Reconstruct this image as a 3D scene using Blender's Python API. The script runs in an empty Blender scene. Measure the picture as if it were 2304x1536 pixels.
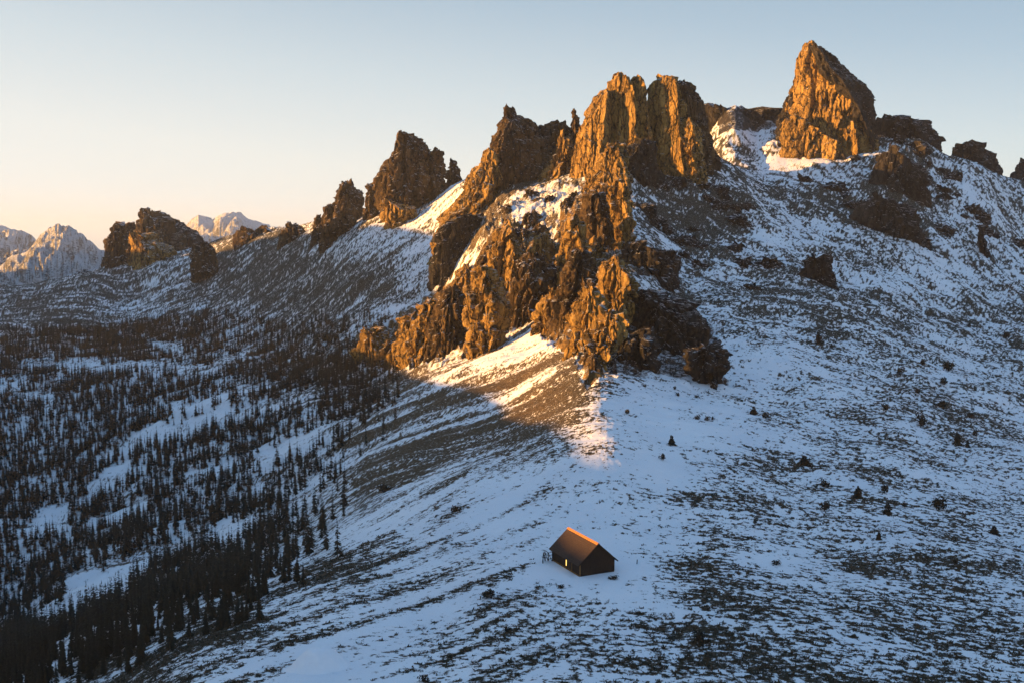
import bpy, math, random
import numpy as np
from mathutils import Vector, Matrix

R = math.radians
sc = bpy.context.scene
col = sc.collection
random.seed(7)
rng = np.random.default_rng(7)

# ------------------------------------------------------------------ camera, sky, sun, exposure
FPX = 2400.0                      # focal length in pixels of the 2304 px wide photograph
ZC = 56.0                         # height of the camera above the hut's meadow
PITCH = math.atan(228 / FPX)
cam_d = bpy.data.cameras.new('camera')
cam = bpy.data.objects.new('camera', cam_d)
col.objects.link(cam)
cam.location = (0, 0, ZC)
cam.rotation_euler = (math.pi / 2 - PITCH, 0, 0)
cam_d.sensor_width = 36
cam_d.lens = 36 * FPX / 2304
cam_d.clip_start = 1
cam_d.clip_end = 40000
sc.camera = cam

SUN_AZ, SUN_EL = R(-101), R(4.8)   # azimuth from the view direction (+Y), negative to the left
sun_vec = np.array([math.sin(SUN_AZ) * math.cos(SUN_EL), math.cos(SUN_AZ) * math.cos(SUN_EL), math.sin(SUN_EL)])
sd = bpy.data.lights.new('sun', 'SUN')
sd.energy = 5.0
sd.angle = R(0.6)
sd.color = (1.0, 0.50, 0.13)
so = bpy.data.objects.new('sun', sd)
col.objects.link(so)
so.rotation_euler = Vector(-sun_vec).to_track_quat('-Z', 'Y').to_euler()

world = bpy.data.worlds.new('World')
sc.world = world
world.use_nodes = True
wt = world.node_tree
for n in list(wt.nodes):
    wt.nodes.remove(n)
def wnode(t, **k):
    n = wt.nodes.new(t)
    for a, b in k.items():
        setattr(n, a, b)
    return n
w_out = wnode('ShaderNodeOutputWorld')
w_bg = wnode('ShaderNodeBackground')
w_sky = wnode('ShaderNodeTexSky', sky_type='NISHITA', sun_disc=False, sun_elevation=SUN_EL, sun_rotation=SUN_AZ,
              altitude=1800, air_density=1.0, dust_density=0.6, ozone_density=2.0)
w_bg.inputs['Strength'].default_value = 0.10
# the thin dusk veil of the photograph: cream low on the sunset side, grey blue higher up
w_tc = wnode('ShaderNodeTexCoord')
w_sep = wnode('ShaderNodeSeparateXYZ')
wt.links.new(w_tc.outputs['Generated'], w_sep.inputs[0])
w_side = wnode('ShaderNodeMath', operation='MULTIPLY'); w_side.inputs[1].default_value = 0.12
wt.links.new(w_sep.outputs['X'], w_side.inputs[0])
w_h = wnode('ShaderNodeMath', operation='ADD')
wt.links.new(w_sep.outputs['Z'], w_h.inputs[0]); wt.links.new(w_side.outputs[0], w_h.inputs[1])
w_sh = wnode('ShaderNodeMath', operation='ADD'); w_sh.inputs[1].default_value = 0.25
wt.links.new(w_h.outputs[0], w_sh.inputs[0])
w_ramp = wnode('ShaderNodeValToRGB')
SKY_STOPS = [(0.0, (.70, .45, .24)), (0.10, (.84, .70, .53)), (0.20, (.84, .79, .73)), (0.25, (.82, .81, .79)), (0.30, (.80, .80, .77)), (0.38, (.61, .68, .71)),
             (0.46, (.41, .52, .61)), (0.52, (.31, .43, .54)), (0.70, (.23, .375, .56)), (1.0, (.19, .36, .62))]
SKY_GAIN = 3.05
el = w_ramp.color_ramp.elements
while len(el) < len(SKY_STOPS):
    el.new(0.5)
for e, (p, c) in zip(el, SKY_STOPS):
    e.position = p; e.color = tuple(v * SKY_GAIN / 8 for v in c) + (1,)
wt.links.new(w_sh.outputs[0], w_ramp.inputs['Fac'])
w_mul = wnode('ShaderNodeVectorMath', operation='SCALE'); w_mul.inputs['Scale'].default_value = 8
wt.links.new(w_ramp.outputs['Color'], w_mul.inputs[0])
w_mix = wnode('ShaderNodeMix', data_type='RGBA'); w_mix.inputs['Factor'].default_value = 0.9
wt.links.new(w_sky.outputs['Color'], w_mix.inputs['A']); wt.links.new(w_mul.outputs[0], w_mix.inputs['B'])
wt.links.new(w_mix.outputs['Result'], w_bg.inputs['Color'])
wt.links.new(w_bg.outputs[0], w_out.inputs[0])

sc.view_settings.view_transform = 'Standard'
sc.view_settings.look = 'None'
sc.view_settings.gamma = 1
sc.view_settings.exposure = 1.85
sc.cycles.max_bounces = 5
sc.cycles.volume_bounces = 0

# ------------------------------------------------------------------ helpers
def tag(o, label=None, cat=None, group=None, kind=None):
    if label: o['label'] = label
    if cat: o['category'] = cat
    if group: o['group'] = group
    if kind: o['kind'] = kind
    return o
def empty(name, loc, rz=0):
    o = bpy.data.objects.new(name, None)
    col.objects.link(o)
    o.location = loc; o.rotation_euler = (0, 0, rz)
    return o
def mesh_np(name, V, F, mat=None, smooth=False, mats=None, midx=None):
    """V (n,3) float, F (m,k) int with k 3 or 4, or a list of such arrays"""
    Fs = F if isinstance(F, list) else [F]
    me = bpy.data.meshes.new(name)
    V = np.asarray(V, dtype=np.float32)
    me.vertices.add(len(V)); me.vertices.foreach_set('co', V.ravel())
    nl = sum(f.size for f in Fs); nf = sum(len(f) for f in Fs)
    me.loops.add(nl); me.polygons.add(nf)
    me.loops.foreach_set('vertex_index', np.concatenate([f.ravel() for f in Fs]).astype(np.int32))
    tot = np.concatenate([np.full(len(f), f.shape[1]) for f in Fs]).astype(np.int32)
    st = np.concatenate([[0], np.cumsum(tot)[:-1]]).astype(np.int32)
    me.polygons.foreach_set('loop_start', st)
    try: me.polygons.foreach_set('loop_total', tot)
    except Exception: pass
    me.polygons.foreach_set('use_smooth', np.full(nf, smooth, dtype=bool))
    if mat: me.materials.append(mat)
    me.update(calc_edges=True)
    return me
def obj_np(name, V, F, mat, parent=None, smooth=False):
    o = bpy.data.objects.new(name, mesh_np(name, V, F, mat, smooth))
    col.objects.link(o)
    if parent: o.parent = parent
    return o
class MB:
    """collects boxes, bars and tubes, links them as one mesh"""
    def __init__(s): s.v = []; s.f = []
    def add(s, V, F):
        o = sum(len(a) for a in s.v); s.v.append(np.asarray(V, float)); s.f += [[i + o for i in f] for f in F]
    def hexa(s, P):                       # 8 points: bottom ring 0-3, top ring 4-7
        s.add(P, [[3, 2, 1, 0], [4, 5, 6, 7], [0, 1, 5, 4], [1, 2, 6, 5], [2, 3, 7, 6], [3, 0, 4, 7]])
    def box(s, a, b):
        (x0, y0, z0), (x1, y1, z1) = a, b
        s.hexa([(x0, y0, z0), (x1, y0, z0), (x1, y1, z0), (x0, y1, z0), (x0, y0, z1), (x1, y0, z1), (x1, y1, z1), (x0, y1, z1)])
    def bar(s, p, q, r0, r1=None, n=6):
        r1 = r0 if r1 is None else r1
        p = Vector(p); q = Vector(q); d = (q - p).normalized()
        a = d.orthogonal().normalized(); b = d.cross(a)
        V = []
        for c, r in ((p, r0), (q, r1)):
            for k in range(n):
                t = 2 * math.pi * k / n
                V.append(c + a * (r * math.cos(t)) + b * (r * math.sin(t)))
        F = [[k, (k + 1) % n, n + (k + 1) % n, n + k] for k in range(n)] + [list(range(n - 1, -1, -1)), list(range(n, 2 * n))]
        s.add([tuple(v) for v in V], F)
    def mesh(s, name, mat):
        me = bpy.data.meshes.new(name)
        me.from_pydata(np.concatenate(s.v).tolist(), [], s.f)
        me.materials.append(mat)
        return me
    def build(s, name, mat, parent=None, bevel=0):
        o = bpy.data.objects.new(name, s.mesh(name, mat)); col.objects.link(o)
        if parent: o.parent = parent
        if bevel:
            m = o.modifiers.new('bevel', 'BEVEL'); m.width = bevel; m.segments = 1
        return o

# gradient noise in numpy
_G2 = np.array([(math.cos(a), math.sin(a)) for a in np.arange(16) * math.pi / 8])
_G3 = np.array([(1,1,0),(-1,1,0),(1,-1,0),(-1,-1,0),(1,0,1),(-1,0,1),(1,0,-1),(-1,0,-1),(0,1,1),(0,-1,1),(0,1,-1),(0,-1,-1),(1,1,0),(-1,1,0),(0,-1,1),(0,-1,-1)], float)
_P = np.concatenate([np.random.default_rng(3).permutation(1024)] * 3)
def n2(x, y, seed=0):
    x = np.asarray(x, float) + seed * 17.31; y = np.asarray(y, float) - seed * 9.77
    xi = np.floor(x).astype(np.int64); yi = np.floor(y).astype(np.int64)
    xf = x - xi; yf = y - yi
    u = xf * xf * xf * (xf * (xf * 6 - 15) + 10); w = yf * yf * yf * (yf * (yf * 6 - 15) + 10)
    xi &= 1023; yi &= 1023
    def g(a, b, dx, dy):
        h = _P[_P[(xi + a) & 1023] + ((yi + b) & 1023)] & 15
        return _G2[h, 0] * dx + _G2[h, 1] * dy
    a = g(0, 0, xf, yf); b = g(1, 0, xf - 1, yf); c = g(0, 1, xf, yf - 1); d = g(1, 1, xf - 1, yf - 1)
    return (a + u * (b - a) + w * (c + u * (d - c) - a - u * (b - a))) * 1.4
def n3(x, y, z, seed=0):
    x = np.asarray(x, float) + seed * 13.7; y = np.asarray(y, float) + seed * 5.3; z = np.asarray(z, float) - seed * 7.9
    xi = np.floor(x).astype(np.int64); yi = np.floor(y).astype(np.int64); zi = np.floor(z).astype(np.int64)
    xf = x - xi; yf = y - yi; zf = z - zi
    f = lambda t: t * t * t * (t * (t * 6 - 15) + 10)
    u, v, w = f(xf), f(yf), f(zf)
    out = 0
    for a in (0, 1):
        for b in (0, 1):
            hab = _P[_P[(xi + a) & 1023] + ((yi + b) & 1023)]
            for c in (0, 1):
                h = _P[hab + ((zi + c) & 1023)] & 15
                val = _G3[h, 0] * (xf - a) + _G3[h, 1] * (yf - b) + _G3[h, 2] * (zf - c)
                out = out + val * (u if a else 1 - u) * (v if b else 1 - v) * (w if c else 1 - w)
    return out
def fbm2(x, y, o=4, seed=0, gain=0.5):
    s = 0; a = 1; f = 1
    for k in range(o):
        s = s + a * n2(x * f, y * f, seed + k); a *= gain; f *= 2.03
    return s
def fbm3(x, y, z, o=3, seed=0, gain=0.5):
    s = 0; a = 1; f = 1
    for k in range(o):
        s = s + a * n3(x * f, y * f, z * f, seed + k); a *= gain; f *= 2.03
    return s
_RV = np.random.default_rng(11).random((1024, 4))
def worley(x, y, z, seed=0, tilt=2.2):
    x = x + seed * 3.17; y = y + seed * 7.7; z = z - seed * 1.93
    xi = np.floor(x).astype(np.int64); yi = np.floor(y).astype(np.int64); zi = np.floor(z).astype(np.int64)
    f1 = np.full(x.shape, 9.0); f2 = f1.copy(); val = np.zeros(x.shape)
    for a in (-1, 0, 1):
        for b in (-1, 0, 1):
            for c in (-1, 0, 1):
                r = _RV[_P[_P[_P[(xi + a) & 1023] + ((yi + b) & 1023)] + ((zi + c) & 1023)]]
                d = (xi + a + r[..., 0] - x) ** 2 + (yi + b + r[..., 1] - y) ** 2 + (zi + c + r[..., 2] - z) ** 2
                n_ = d < f1
                f2 = np.where(n_, f1, np.minimum(f2, d)); f1 = np.where(n_, d, f1)
                tl = r[..., 3] - 0.5 + tilt * ((r[..., 0] - .5) * (x - xi - a - r[..., 0]) + (r[..., 1] - .5) * (y - yi - b - r[..., 1]) + (r[..., 2] - .5) * (z - zi - c - r[..., 2]))
                val = np.where(n_, tl, val)
    return val + .5, np.sqrt(f2) - np.sqrt(f1)
def sstep(a, b, x):
    t = np.clip((x - a) / (b - a), 0, 1)
    return t * t * (3 - 2 * t)

# survey: a sighting (u, v) of the photograph and a distance along the view give a point of the place
CP, SP = math.cos(PITCH), math.sin(PITCH)
def sight(u, v, d):
    cx = (u - 1152) / FPX; cy = (768 - v) / FPX
    dy = CP + cy * SP; dz = -SP + cy * CP
    k = d / dy
    return np.array([cx * k, d + 0 * k, ZC + dz * k])
def bearing(x, y, z):
    dz = z - ZC
    f = y * CP - dz * SP; up = y * SP + dz * CP
    f = np.where(f > 1, f, 1)
    return 1152 + FPX * x / f, 768 - FPX * up / f

# ------------------------------------------------------------------ materials
def new_mat(name):
    m = bpy.data.materials.new(name); m.use_nodes = True
    nt = m.node_tree
    for n in list(nt.nodes): nt.nodes.remove(n)
    return m, nt
class NT:
    def __init__(s, name):
        s.m, s.t = new_mat(name)
        s.out = s.n('ShaderNodeOutputMaterial'); s.b = s.n('ShaderNodeBsdfPrincipled')
        s.l(s.b.outputs[0], s.out.inputs['Surface'])
    def n(s, typ, **k):
        x = s.t.nodes.new(typ)
        for a, b in k.items(): setattr(x, a, b)
        return x
    def l(s, a, b): s.t.links.new(a, b)
    def pos(s, scale=(1, 1, 1), rot=(0, 0, 0), local=False):
        g = s.n('ShaderNodeTexCoord') if local else s.n('ShaderNodeNewGeometry')
        m = s.n('ShaderNodeMapping'); m.inputs['Scale'].default_value = scale; m.inputs['Rotation'].default_value = rot
        s.l(g.outputs['Object' if local else 'Position'], m.inputs['Vector'])
        return m.outputs[0]
    def noise(s, vec, scale, detail=4, rough=0.6):
        x = s.n('ShaderNodeTexNoise'); x.inputs['Scale'].default_value = scale
        x.inputs['Detail'].default_value = detail; x.inputs['Roughness'].default_value = rough
        s.l(vec, x.inputs['Vector'])
        return x.outputs['Fac']
    def ramp(s, fac, stops):
        r = s.n('ShaderNodeValToRGB'); e = r.color_ramp.elements
        while len(e) < len(stops): e.new(0.5)
        for q, (p, c) in zip(e, stops):
            q.position = p; q.color = (c + (1,)) if isinstance(c, tuple) else (c, c, c, 1)
        s.l(fac, r.inputs['Fac'])
        return r.outputs['Color']
    def math(s, op, a, b=None, clamp=False):
        x = s.n('ShaderNodeMath', operation=op, use_clamp=clamp)
        for i, q in enumerate((a, b)):
            if q is None: continue
            if isinstance(q, (int, float)): x.inputs[i].default_value = q
            else: s.l(q, x.inputs[i])
        return x.outputs[0]
    def mix(s, fac, a, b):
        x = s.n('ShaderNodeMix', data_type='RGBA')
        for key, q in (('Factor', fac), ('A', a), ('B', b)):
            if isinstance(q, (int, float)): x.inputs[key].default_value = q
            elif isinstance(q, tuple): x.inputs[key].default_value = q + (1,)
            else: s.l(q, x.inputs[key])
        return x.outputs['Result']
    def bump(s, h, dist, strength=1.0):
        x = s.n('ShaderNodeBump'); x.inputs['Distance'].default_value = dist; x.inputs['Strength'].default_value = strength
        s.l(h, x.inputs['Height']); s.l(x.outputs[0], s.b.inputs['Normal'])

SNOW = (0.80, 0.81, 0.84)
def rock_mat(name, c_lo, c_mid, c_hi, snow_at=0.62, snow_amt=1.0, fine=1.0):
    t = NT(name)
    vstreak = t.noise(t.pos((1, 1, 0.22)), 0.34 * fine, 6, 0.68)
    blot = t.noise(t.pos(), 0.07 * fine, 4, 0.55)
    grain = t.noise(t.pos((1, 1, 0.6)), 1.0 * fine, 5, 0.8)
    f = t.math('ADD', t.math('MULTIPLY', vstreak, 0.50), t.math('ADD', t.math('MULTIPLY', blot, 0.25), t.math('MULTIPLY', grain, 0.65)))
    vw = t.n('ShaderNodeVectorMath', operation='ADD'); nz = t.n('ShaderNodeTexNoise'); nz.inputs['Scale'].default_value = 0.2 * fine; nz.inputs['Detail'].default_value = 3
    gp = t.n('ShaderNodeNewGeometry'); t.l(gp.outputs['Position'], nz.inputs['Vector'])
    nsc = t.n('ShaderNodeVectorMath', operation='SCALE'); nsc.inputs['Scale'].default_value = 5 / fine; t.l(nz.outputs['Color'], nsc.inputs[0])
    t.l(gp.outputs['Position'], vw.inputs[0]); t.l(nsc.outputs[0], vw.inputs[1])
    mp = t.n('ShaderNodeMapping'); mp.inputs['Scale'].default_value = (1, 1, 0.38); t.l(vw.outputs[0], mp.inputs['Vector'])
    vo = t.n('ShaderNodeTexVoronoi', feature='DISTANCE_TO_EDGE'); vo.inputs['Scale'].default_value = 0.22 * fine; t.l(mp.outputs[0], vo.inputs['Vector'])
    crack = t.ramp(vo.outputs['Distance'], [(0.0, 0.0), (0.10, 1.0)])
    f = t.math('SUBTRACT', f, t.math('MULTIPLY', t.math('SUBTRACT', 1.0, crack), 0.13))
    base = t.ramp(f, [(0.56, c_lo), (0.68, c_mid), (0.83, c_hi)])
    geo = t.n('ShaderNodeNewGeometry'); sp = t.n('ShaderNodeSeparateXYZ'); t.l(geo.outputs['Normal'], sp.inputs[0])
    sn = t.noise(t.pos((1, 1, 2.0)), 0.7 * fine, 5, 0.8)
    h = t.math('ADD', sp.outputs['Z'], t.math('MULTIPLY', t.math('SUBTRACT', sn, 0.5), 2.0))
    h = t.math('ADD', h, t.math('MULTIPLY', sp.outputs['X'], 0.14))
    m = t.math('MULTIPLY', t.math('MULTIPLY', t.math('SUBTRACT', h, snow_at), 4.0, clamp=True), snow_amt)
    t.l(t.mix(m, base, SNOW), t.b.inputs['Base Color'])
    t.b.inputs['Roughness'].default_value = 0.9
    t.b.inputs['Specular IOR Level'].default_value = 0.15
    hh = t.math('ADD', t.math('MULTIPLY', crack, 0.25), t.math('ADD', t.math('MULTIPLY', vstreak, 0.5), t.math('MULTIPLY', grain, 0.9)))
    t.bump(hh, 2.6 / fine, 1.0)
    return t.m
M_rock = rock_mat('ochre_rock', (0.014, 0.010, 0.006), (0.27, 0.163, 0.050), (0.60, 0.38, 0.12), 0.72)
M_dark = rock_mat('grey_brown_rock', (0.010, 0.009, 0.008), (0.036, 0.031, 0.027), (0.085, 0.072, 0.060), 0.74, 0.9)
M_brown = rock_mat('brown_rock', (0.014, 0.010, 0.008), (0.080, 0.052, 0.028), (0.19, 0.125, 0.058), 0.72)
M_far = rock_mat('far_hill_rock', (0.09, 0.085, 0.08), (0.17, 0.165, 0.16), (0.26, 0.25, 0.245), 0.45, 0.85, 0.25)

def ground_mat():
    t = NT('snow_and_heather')
    at = t.n('ShaderNodeAttribute', attribute_name='veg')
    br = t.n('ShaderNodeAttribute', attribute_name='brown')
    g1 = t.noise(t.pos((1, 1.6, 1.6)), 1.3, 5, 0.72)
    g2 = t.noise(t.pos(), 6.0, 3, 0.7)
    v = t.math('ADD', at.outputs['Fac'], t.math('ADD', t.math('MULTIPLY', t.math('SUBTRACT', g1, 0.5), 1.6), t.math('MULTIPLY', t.math('SUBTRACT', g2, 0.5), 0.9)))
    m = t.ramp(v, [(0.42, 0.0), (0.60, 1.0)])
    tone = t.noise(t.pos(), 0.9, 5, 0.7)
    dark = t.ramp(tone, [(0.3, (0.014, 0.013, 0.010)), (0.55, (0.036, 0.033, 0.022)), (0.75, (0.080, 0.068, 0.040))])
    brown = t.ramp(tone, [(0.3, (0.035, 0.024, 0.013)), (0.55, (0.090, 0.060, 0.032)), (0.75, (0.15, 0.10, 0.05))])
    veg = t.mix(br.outputs['Fac'], dark, brown)
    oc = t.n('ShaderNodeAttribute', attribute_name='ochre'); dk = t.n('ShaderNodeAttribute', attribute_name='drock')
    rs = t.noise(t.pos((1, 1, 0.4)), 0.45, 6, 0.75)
    rock_o = t.ramp(rs, [(0.36, (0.012, 0.009, 0.006)), (0.54, (0.15, 0.090, 0.031)), (0.74, (0.42, 0.26, 0.085))])  # ochre kept darker than the crags, as shadow between them
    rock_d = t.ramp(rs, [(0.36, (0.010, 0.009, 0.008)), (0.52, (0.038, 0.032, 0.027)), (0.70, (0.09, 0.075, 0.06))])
    geo = t.n('ShaderNodeNewGeometry'); sp = t.n('ShaderNodeSeparateXYZ'); t.l(geo.outputs['Normal'], sp.inputs[0])
    dust = t.noise(t.pos((1, 1, 2)), 0.6, 5, 0.8)
    dz = t.math('ADD', sp.outputs['Z'], t.math('MULTIPLY', t.math('SUBTRACT', dust, 0.5), 1.9))
    keep_o = t.math('SUBTRACT', 1.0, t.math('MULTIPLY', t.math('SUBTRACT', dz, 0.86), 4.0, clamp=True))
    keep_d = t.math('SUBTRACT', 1.0, t.math('MULTIPLY', t.math('SUBTRACT', dz, 0.86), 4.0, clamp=True))
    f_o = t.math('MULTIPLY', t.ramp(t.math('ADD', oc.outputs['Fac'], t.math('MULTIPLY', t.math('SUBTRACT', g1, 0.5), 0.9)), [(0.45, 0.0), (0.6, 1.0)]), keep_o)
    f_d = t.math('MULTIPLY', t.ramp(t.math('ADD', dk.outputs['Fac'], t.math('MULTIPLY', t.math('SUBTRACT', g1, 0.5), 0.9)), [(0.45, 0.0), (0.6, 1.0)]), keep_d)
    sn = t.noise(t.pos(), 0.05, 3, 0.5)
    snow = t.ramp(sn, [(0.3, (0.74, 0.76, 0.80)), (0.7, (0.83, 0.84, 0.86))])
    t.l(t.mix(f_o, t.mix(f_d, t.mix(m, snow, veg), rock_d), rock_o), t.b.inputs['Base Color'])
    rg = t.ramp(m, [(0, 0.62), (1, 0.95)])
    t.l(rg, t.b.inputs['Roughness'])
    t.b.inputs['Specular IOR Level'].default_value = 0.15
    s1 = t.noise(t.pos(), 0.5, 6, 0.65)
    hh = t.math('ADD', t.math('ADD', t.math('MULTIPLY', s1, 0.9), t.math('MULTIPLY', m, 0.35)), t.math('MULTIPLY', t.math('MULTIPLY', rs, 4.0), t.math('MAXIMUM', f_o, f_d)))
    t.bump(hh, 0.55, 0.7)
    return t.m
M_ground = ground_mat()

def plain(name, c0, c1, scale=2.0, rough=0.85, stretch=(1, 1, 1), bump=0.02, local=True, spec=0.2):
    t = NT(name)
    n = t.noise(t.pos(stretch, local=local), scale, 5, 0.65)
    t.l(t.ramp(n, [(0.3, c0), (0.7, c1)]), t.b.inputs['Base Color'])
    t.b.inputs['Roughness'].default_value = rough
    t.b.inputs['Specular IOR Level'].default_value = spec
    t.bump(n, bump, 0.8)
    return t.m
M_needle = plain('dark_needles', (0.009, 0.010, 0.007), (0.032, 0.031, 0.020), 1.5)
M_bark = plain('dark_bark', (0.012, 0.009, 0.007), (0.035, 0.025, 0.018), 4, stretch=(1, 1, 0.2))
M_bush = plain('shrub_twigs', (0.012, 0.011, 0.008), (0.035, 0.031, 0.020), 2.0)
M_tuft = plain('heather_tufts', (0.016, 0.015, 0.010), (0.065, 0.055, 0.033), 0.6, local=False)
M_snow = plain('drift_snow', (0.74, 0.76, 0.80), (0.81, 0.82, 0.85), 0.8, 0.6, bump=0.05)

# ------------------------------------------------------------------ terrain: surveyed points, smooth surface, relief
CTRL = [
 (0,1536,190),(250,1536,160),(400,1536,140),(800,1536,132),(1200,1536,130),(1700,1536,136),(2304,1536,147),
 (0,1400,400),(0,1470,290),(300,1440,182),(600,1400,166),(1000,1400,158),(1500,1400,159),(2000,1400,168),(2304,1400,177),
 (560,1300,225),(800,1300,190),(1100,1300,176),(1600,1300,184),(2000,1300,193),(2304,1300,204),
 (650,1230,290),(900,1200,225),(1100,1200,208),(1500,1200,211),(1900,1200,223),(2304,1200,238),
 (800,1110,300),(1000,1100,255),(1200,1080,245),(1400,1100,234),(1800,1100,253),(2304,1100,282),
 (600,1050,450),(800,1000,400),(1000,1000,330),(1200,980,290),(1390,1005,260),(1480,1000,270),(1600,1000,278),(2000,1000,307),(2304,1000,338),
 (700,900,520),(1000,900,400),(1200,900,345),(1345,870,325),(1440,880,336),(1560,900,338),(1800,900,357),(2304,900,415),
 (820,830,570),(1000,830,470),(1180,780,440),(1362,790,378),(1450,790,390),(1560,800,396),(1800,800,412),(2304,800,520),
 (1250,700,470),(1405,690,420),(1500,700,452),(1600,700,470),(2000,700,525),(2304,700,610),
 (1150,640,560),(1270,600,540),(1405,600,475),(1500,600,525),(1600,600,545),(2000,600,620),(2304,600,700),
 (1100,500,650),(1200,480,640),(1320,480,600),(1415,480,570),(1490,490,610),(1600,500,622),(1900,500,675),(2304,500,790),
 (1040,430,770),(1200,420,690),(1330,400,660),(1500,390,665),(1650,372,725),(1690,358,800),(1705,300,846),(1640,372,785),(1600,388,785),(1510,402,776),(1400,395,770),(1700,392,772),(1770,372,786),(1840,350,800),(1950,328,812),(1850,400,752),(2100,400,775),(2304,425,840),
 (1590,345,715),(1650,243,860),(1740,268,872),(1400,350,712),(1250,380,750),(1140,390,780),(1950,308,825),(2080,310,838),(2200,362,830),(2304,402,880),
 (1040,412,860),(930,490,800),(850,505,820),(720,530,900),(640,535,1000),(550,532,1100),(460,550,1200),
 (900,600,720),(700,600,850),(550,600,1000),(1000,580,700),
 (1000,690,620),(850,700,660),(650,700,780),(450,680,950),(300,650,1100),
 (750,780,650),(600,780,720),(400,770,820),(200,760,880),(0,740,900),
 (330,592,1150),(230,605,1150),(130,645,1250),(0,655,1300),(480,650,1000),
 (0,850,720),(300,850,680),(500,850,640),(0,950,620),(300,950,590),(500,950,540),(0,1050,560),(250,1050,530),
 (0,1150,500),(250,1150,470),(450,1150,430),(0,1250,455),(250,1250,400),(450,1230,370),(100,1350,370),(250,1350,300)]
# hut: the corner nearest the camera, its pad is level
HUT = sight(1305, 1297, 181.0)
HUT_RZ = math.atan2(279, 620)
HW, HL = 6.75, 10.6
def hut_pt(a, b, z=0.0):
    c, s = math.cos(HUT_RZ), math.sin(HUT_RZ)
    return np.array([HUT[0] + a * c - b * s, HUT[1] + a * s + b * c, HUT[2] + z])
K_T = 3.0
cx, cz = [], []
for u, v, d in CTRL:
    p = sight(u, v, d); cx.append((math.atan2(p[0], p[1]) * K_T, math.log(math.hypot(p[0], p[1])))); cz.append(p[2])
for a, b in ((-1, -1), (HW + 1, -1), (-1, HL + 1), (HW + 1, HL + 1), (HW / 2, HL / 2)):
    p = hut_pt(a, b, 0.1); cx.append((math.atan2(p[0], p[1]) * K_T, math.log(math.hypot(p[0], p[1])))); cz.append(p[2])
for th, r, z in [(-24,1500,-30),(-18,1600,-30),(-12,1700,-20),(-6,1300,20),(0,1150,30),(6,1150,40),(12,1150,60),(18,1150,60),(25,1150,50),
                 (-4,1000,75),(3,930,95),(9,960,110),(15,960,110),(21,960,85),
                 (-40,150,-35),(-40,300,-75),(-40,600,-70),(-40,1100,-20),(40,130,-2),(40,220,-3),(40,400,0),(40,650,35),(40,900,70),(40,1500,20),
                 (-90,120,-30),(-90,600,-60),(-90,1500,-20),(90,120,0),(90,600,20),(90,1500,10),(-180,120,3),(180,120,3),(-180,600,5),(180,600,5),(-180,1800,0),(180,1800,0),
                 (-24,80,-8),(0,80,1),(24,80,1),(-180,40,2),(180,40,2),(-90,40,-5),(90,40,1),(0,40,1)] + \
                [(t, 3000, -40) for t in range(-180, 181, 30)] + [(t, 9000, -60) for t in range(-180, 181, 60)]:
    cx.append((R(th) * K_T, math.log(r))); cz.append(z)
cx = np.array(cx); cz = np.array(cz, float)
def tps_k(d2): return 0.5 * d2 * np.log(d2 + 1e-9)
N = len(cx)
D2 = ((cx[:, None] - cx[None]) ** 2).sum(-1)
A = np.zeros((N + 3, N + 3)); A[:N, :N] = tps_k(D2) + np.eye(N) * 2e-4
A[:N, N] = 1; A[:N, N + 1:] = cx; A[N, :N] = 1; A[N + 1:, :N] = cx.T
W = np.linalg.solve(A, np.concatenate([cz, [0, 0, 0]]))
def tps(th, lr):
    q = np.stack([th.ravel() * K_T, lr.ravel()], -1); out = np.empty(len(q))
    for i in range(0, len(q), 20000):
        s = q[i:i + 20000]; d2 = ((s[:, None] - cx[None]) ** 2).sum(-1)
        out[i:i + 20000] = tps_k(d2) @ W[:N] + W[N] + s @ W[N + 1:]
    return out.reshape(th.shape)
th_in = np.linspace(R(-36), R(36), 1500)
th_out = R(36) + (np.linspace(0, 1, 80)[1:] ** 1.8) * R(144)
TH = np.concatenate([-th_out[::-1], th_in, th_out])
LR = np.concatenate([np.linspace(math.log(25), math.log(105), 30)[:-1], np.linspace(math.log(105), math.log(900), 760),
                     np.linspace(math.log(900), math.log(1400), 120)[1:], np.linspace(math.log(1400), math.log(14000), 60)[1:]])
tc = np.concatenate([np.linspace(-math.pi, R(-38), 40)[:-1], np.linspace(R(-38), R(38), 200), np.linspace(R(38), math.pi, 40)[1:]])
lc = np.linspace(math.log(25), math.log(14000), 330)
Zc = tps(*np.meshgrid(tc, lc))
def bil(X, Y, Z, x, y):
    i = np.clip(np.searchsorted(X, x) - 1, 0, len(X) - 2); j = np.clip(np.searchsorted(Y, y) - 1, 0, len(Y) - 2)
    a = np.clip((x - X[i]) / (X[i + 1] - X[i]), 0, 1); b = np.clip((y - Y[j]) / (Y[j + 1] - Y[j]), 0, 1)
    return Z[j, i] * (1 - a) * (1 - b) + Z[j, i + 1] * a * (1 - b) + Z[j + 1, i] * (1 - a) * b + Z[j + 1, i + 1] * a * b
TG, LG = np.meshgrid(TH, LR)
RG = np.exp(LG)
X = RG * np.sin(TG); Y = RG * np.cos(TG)
Z = bil(tc, lc, Zc, TG, LG)
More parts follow.
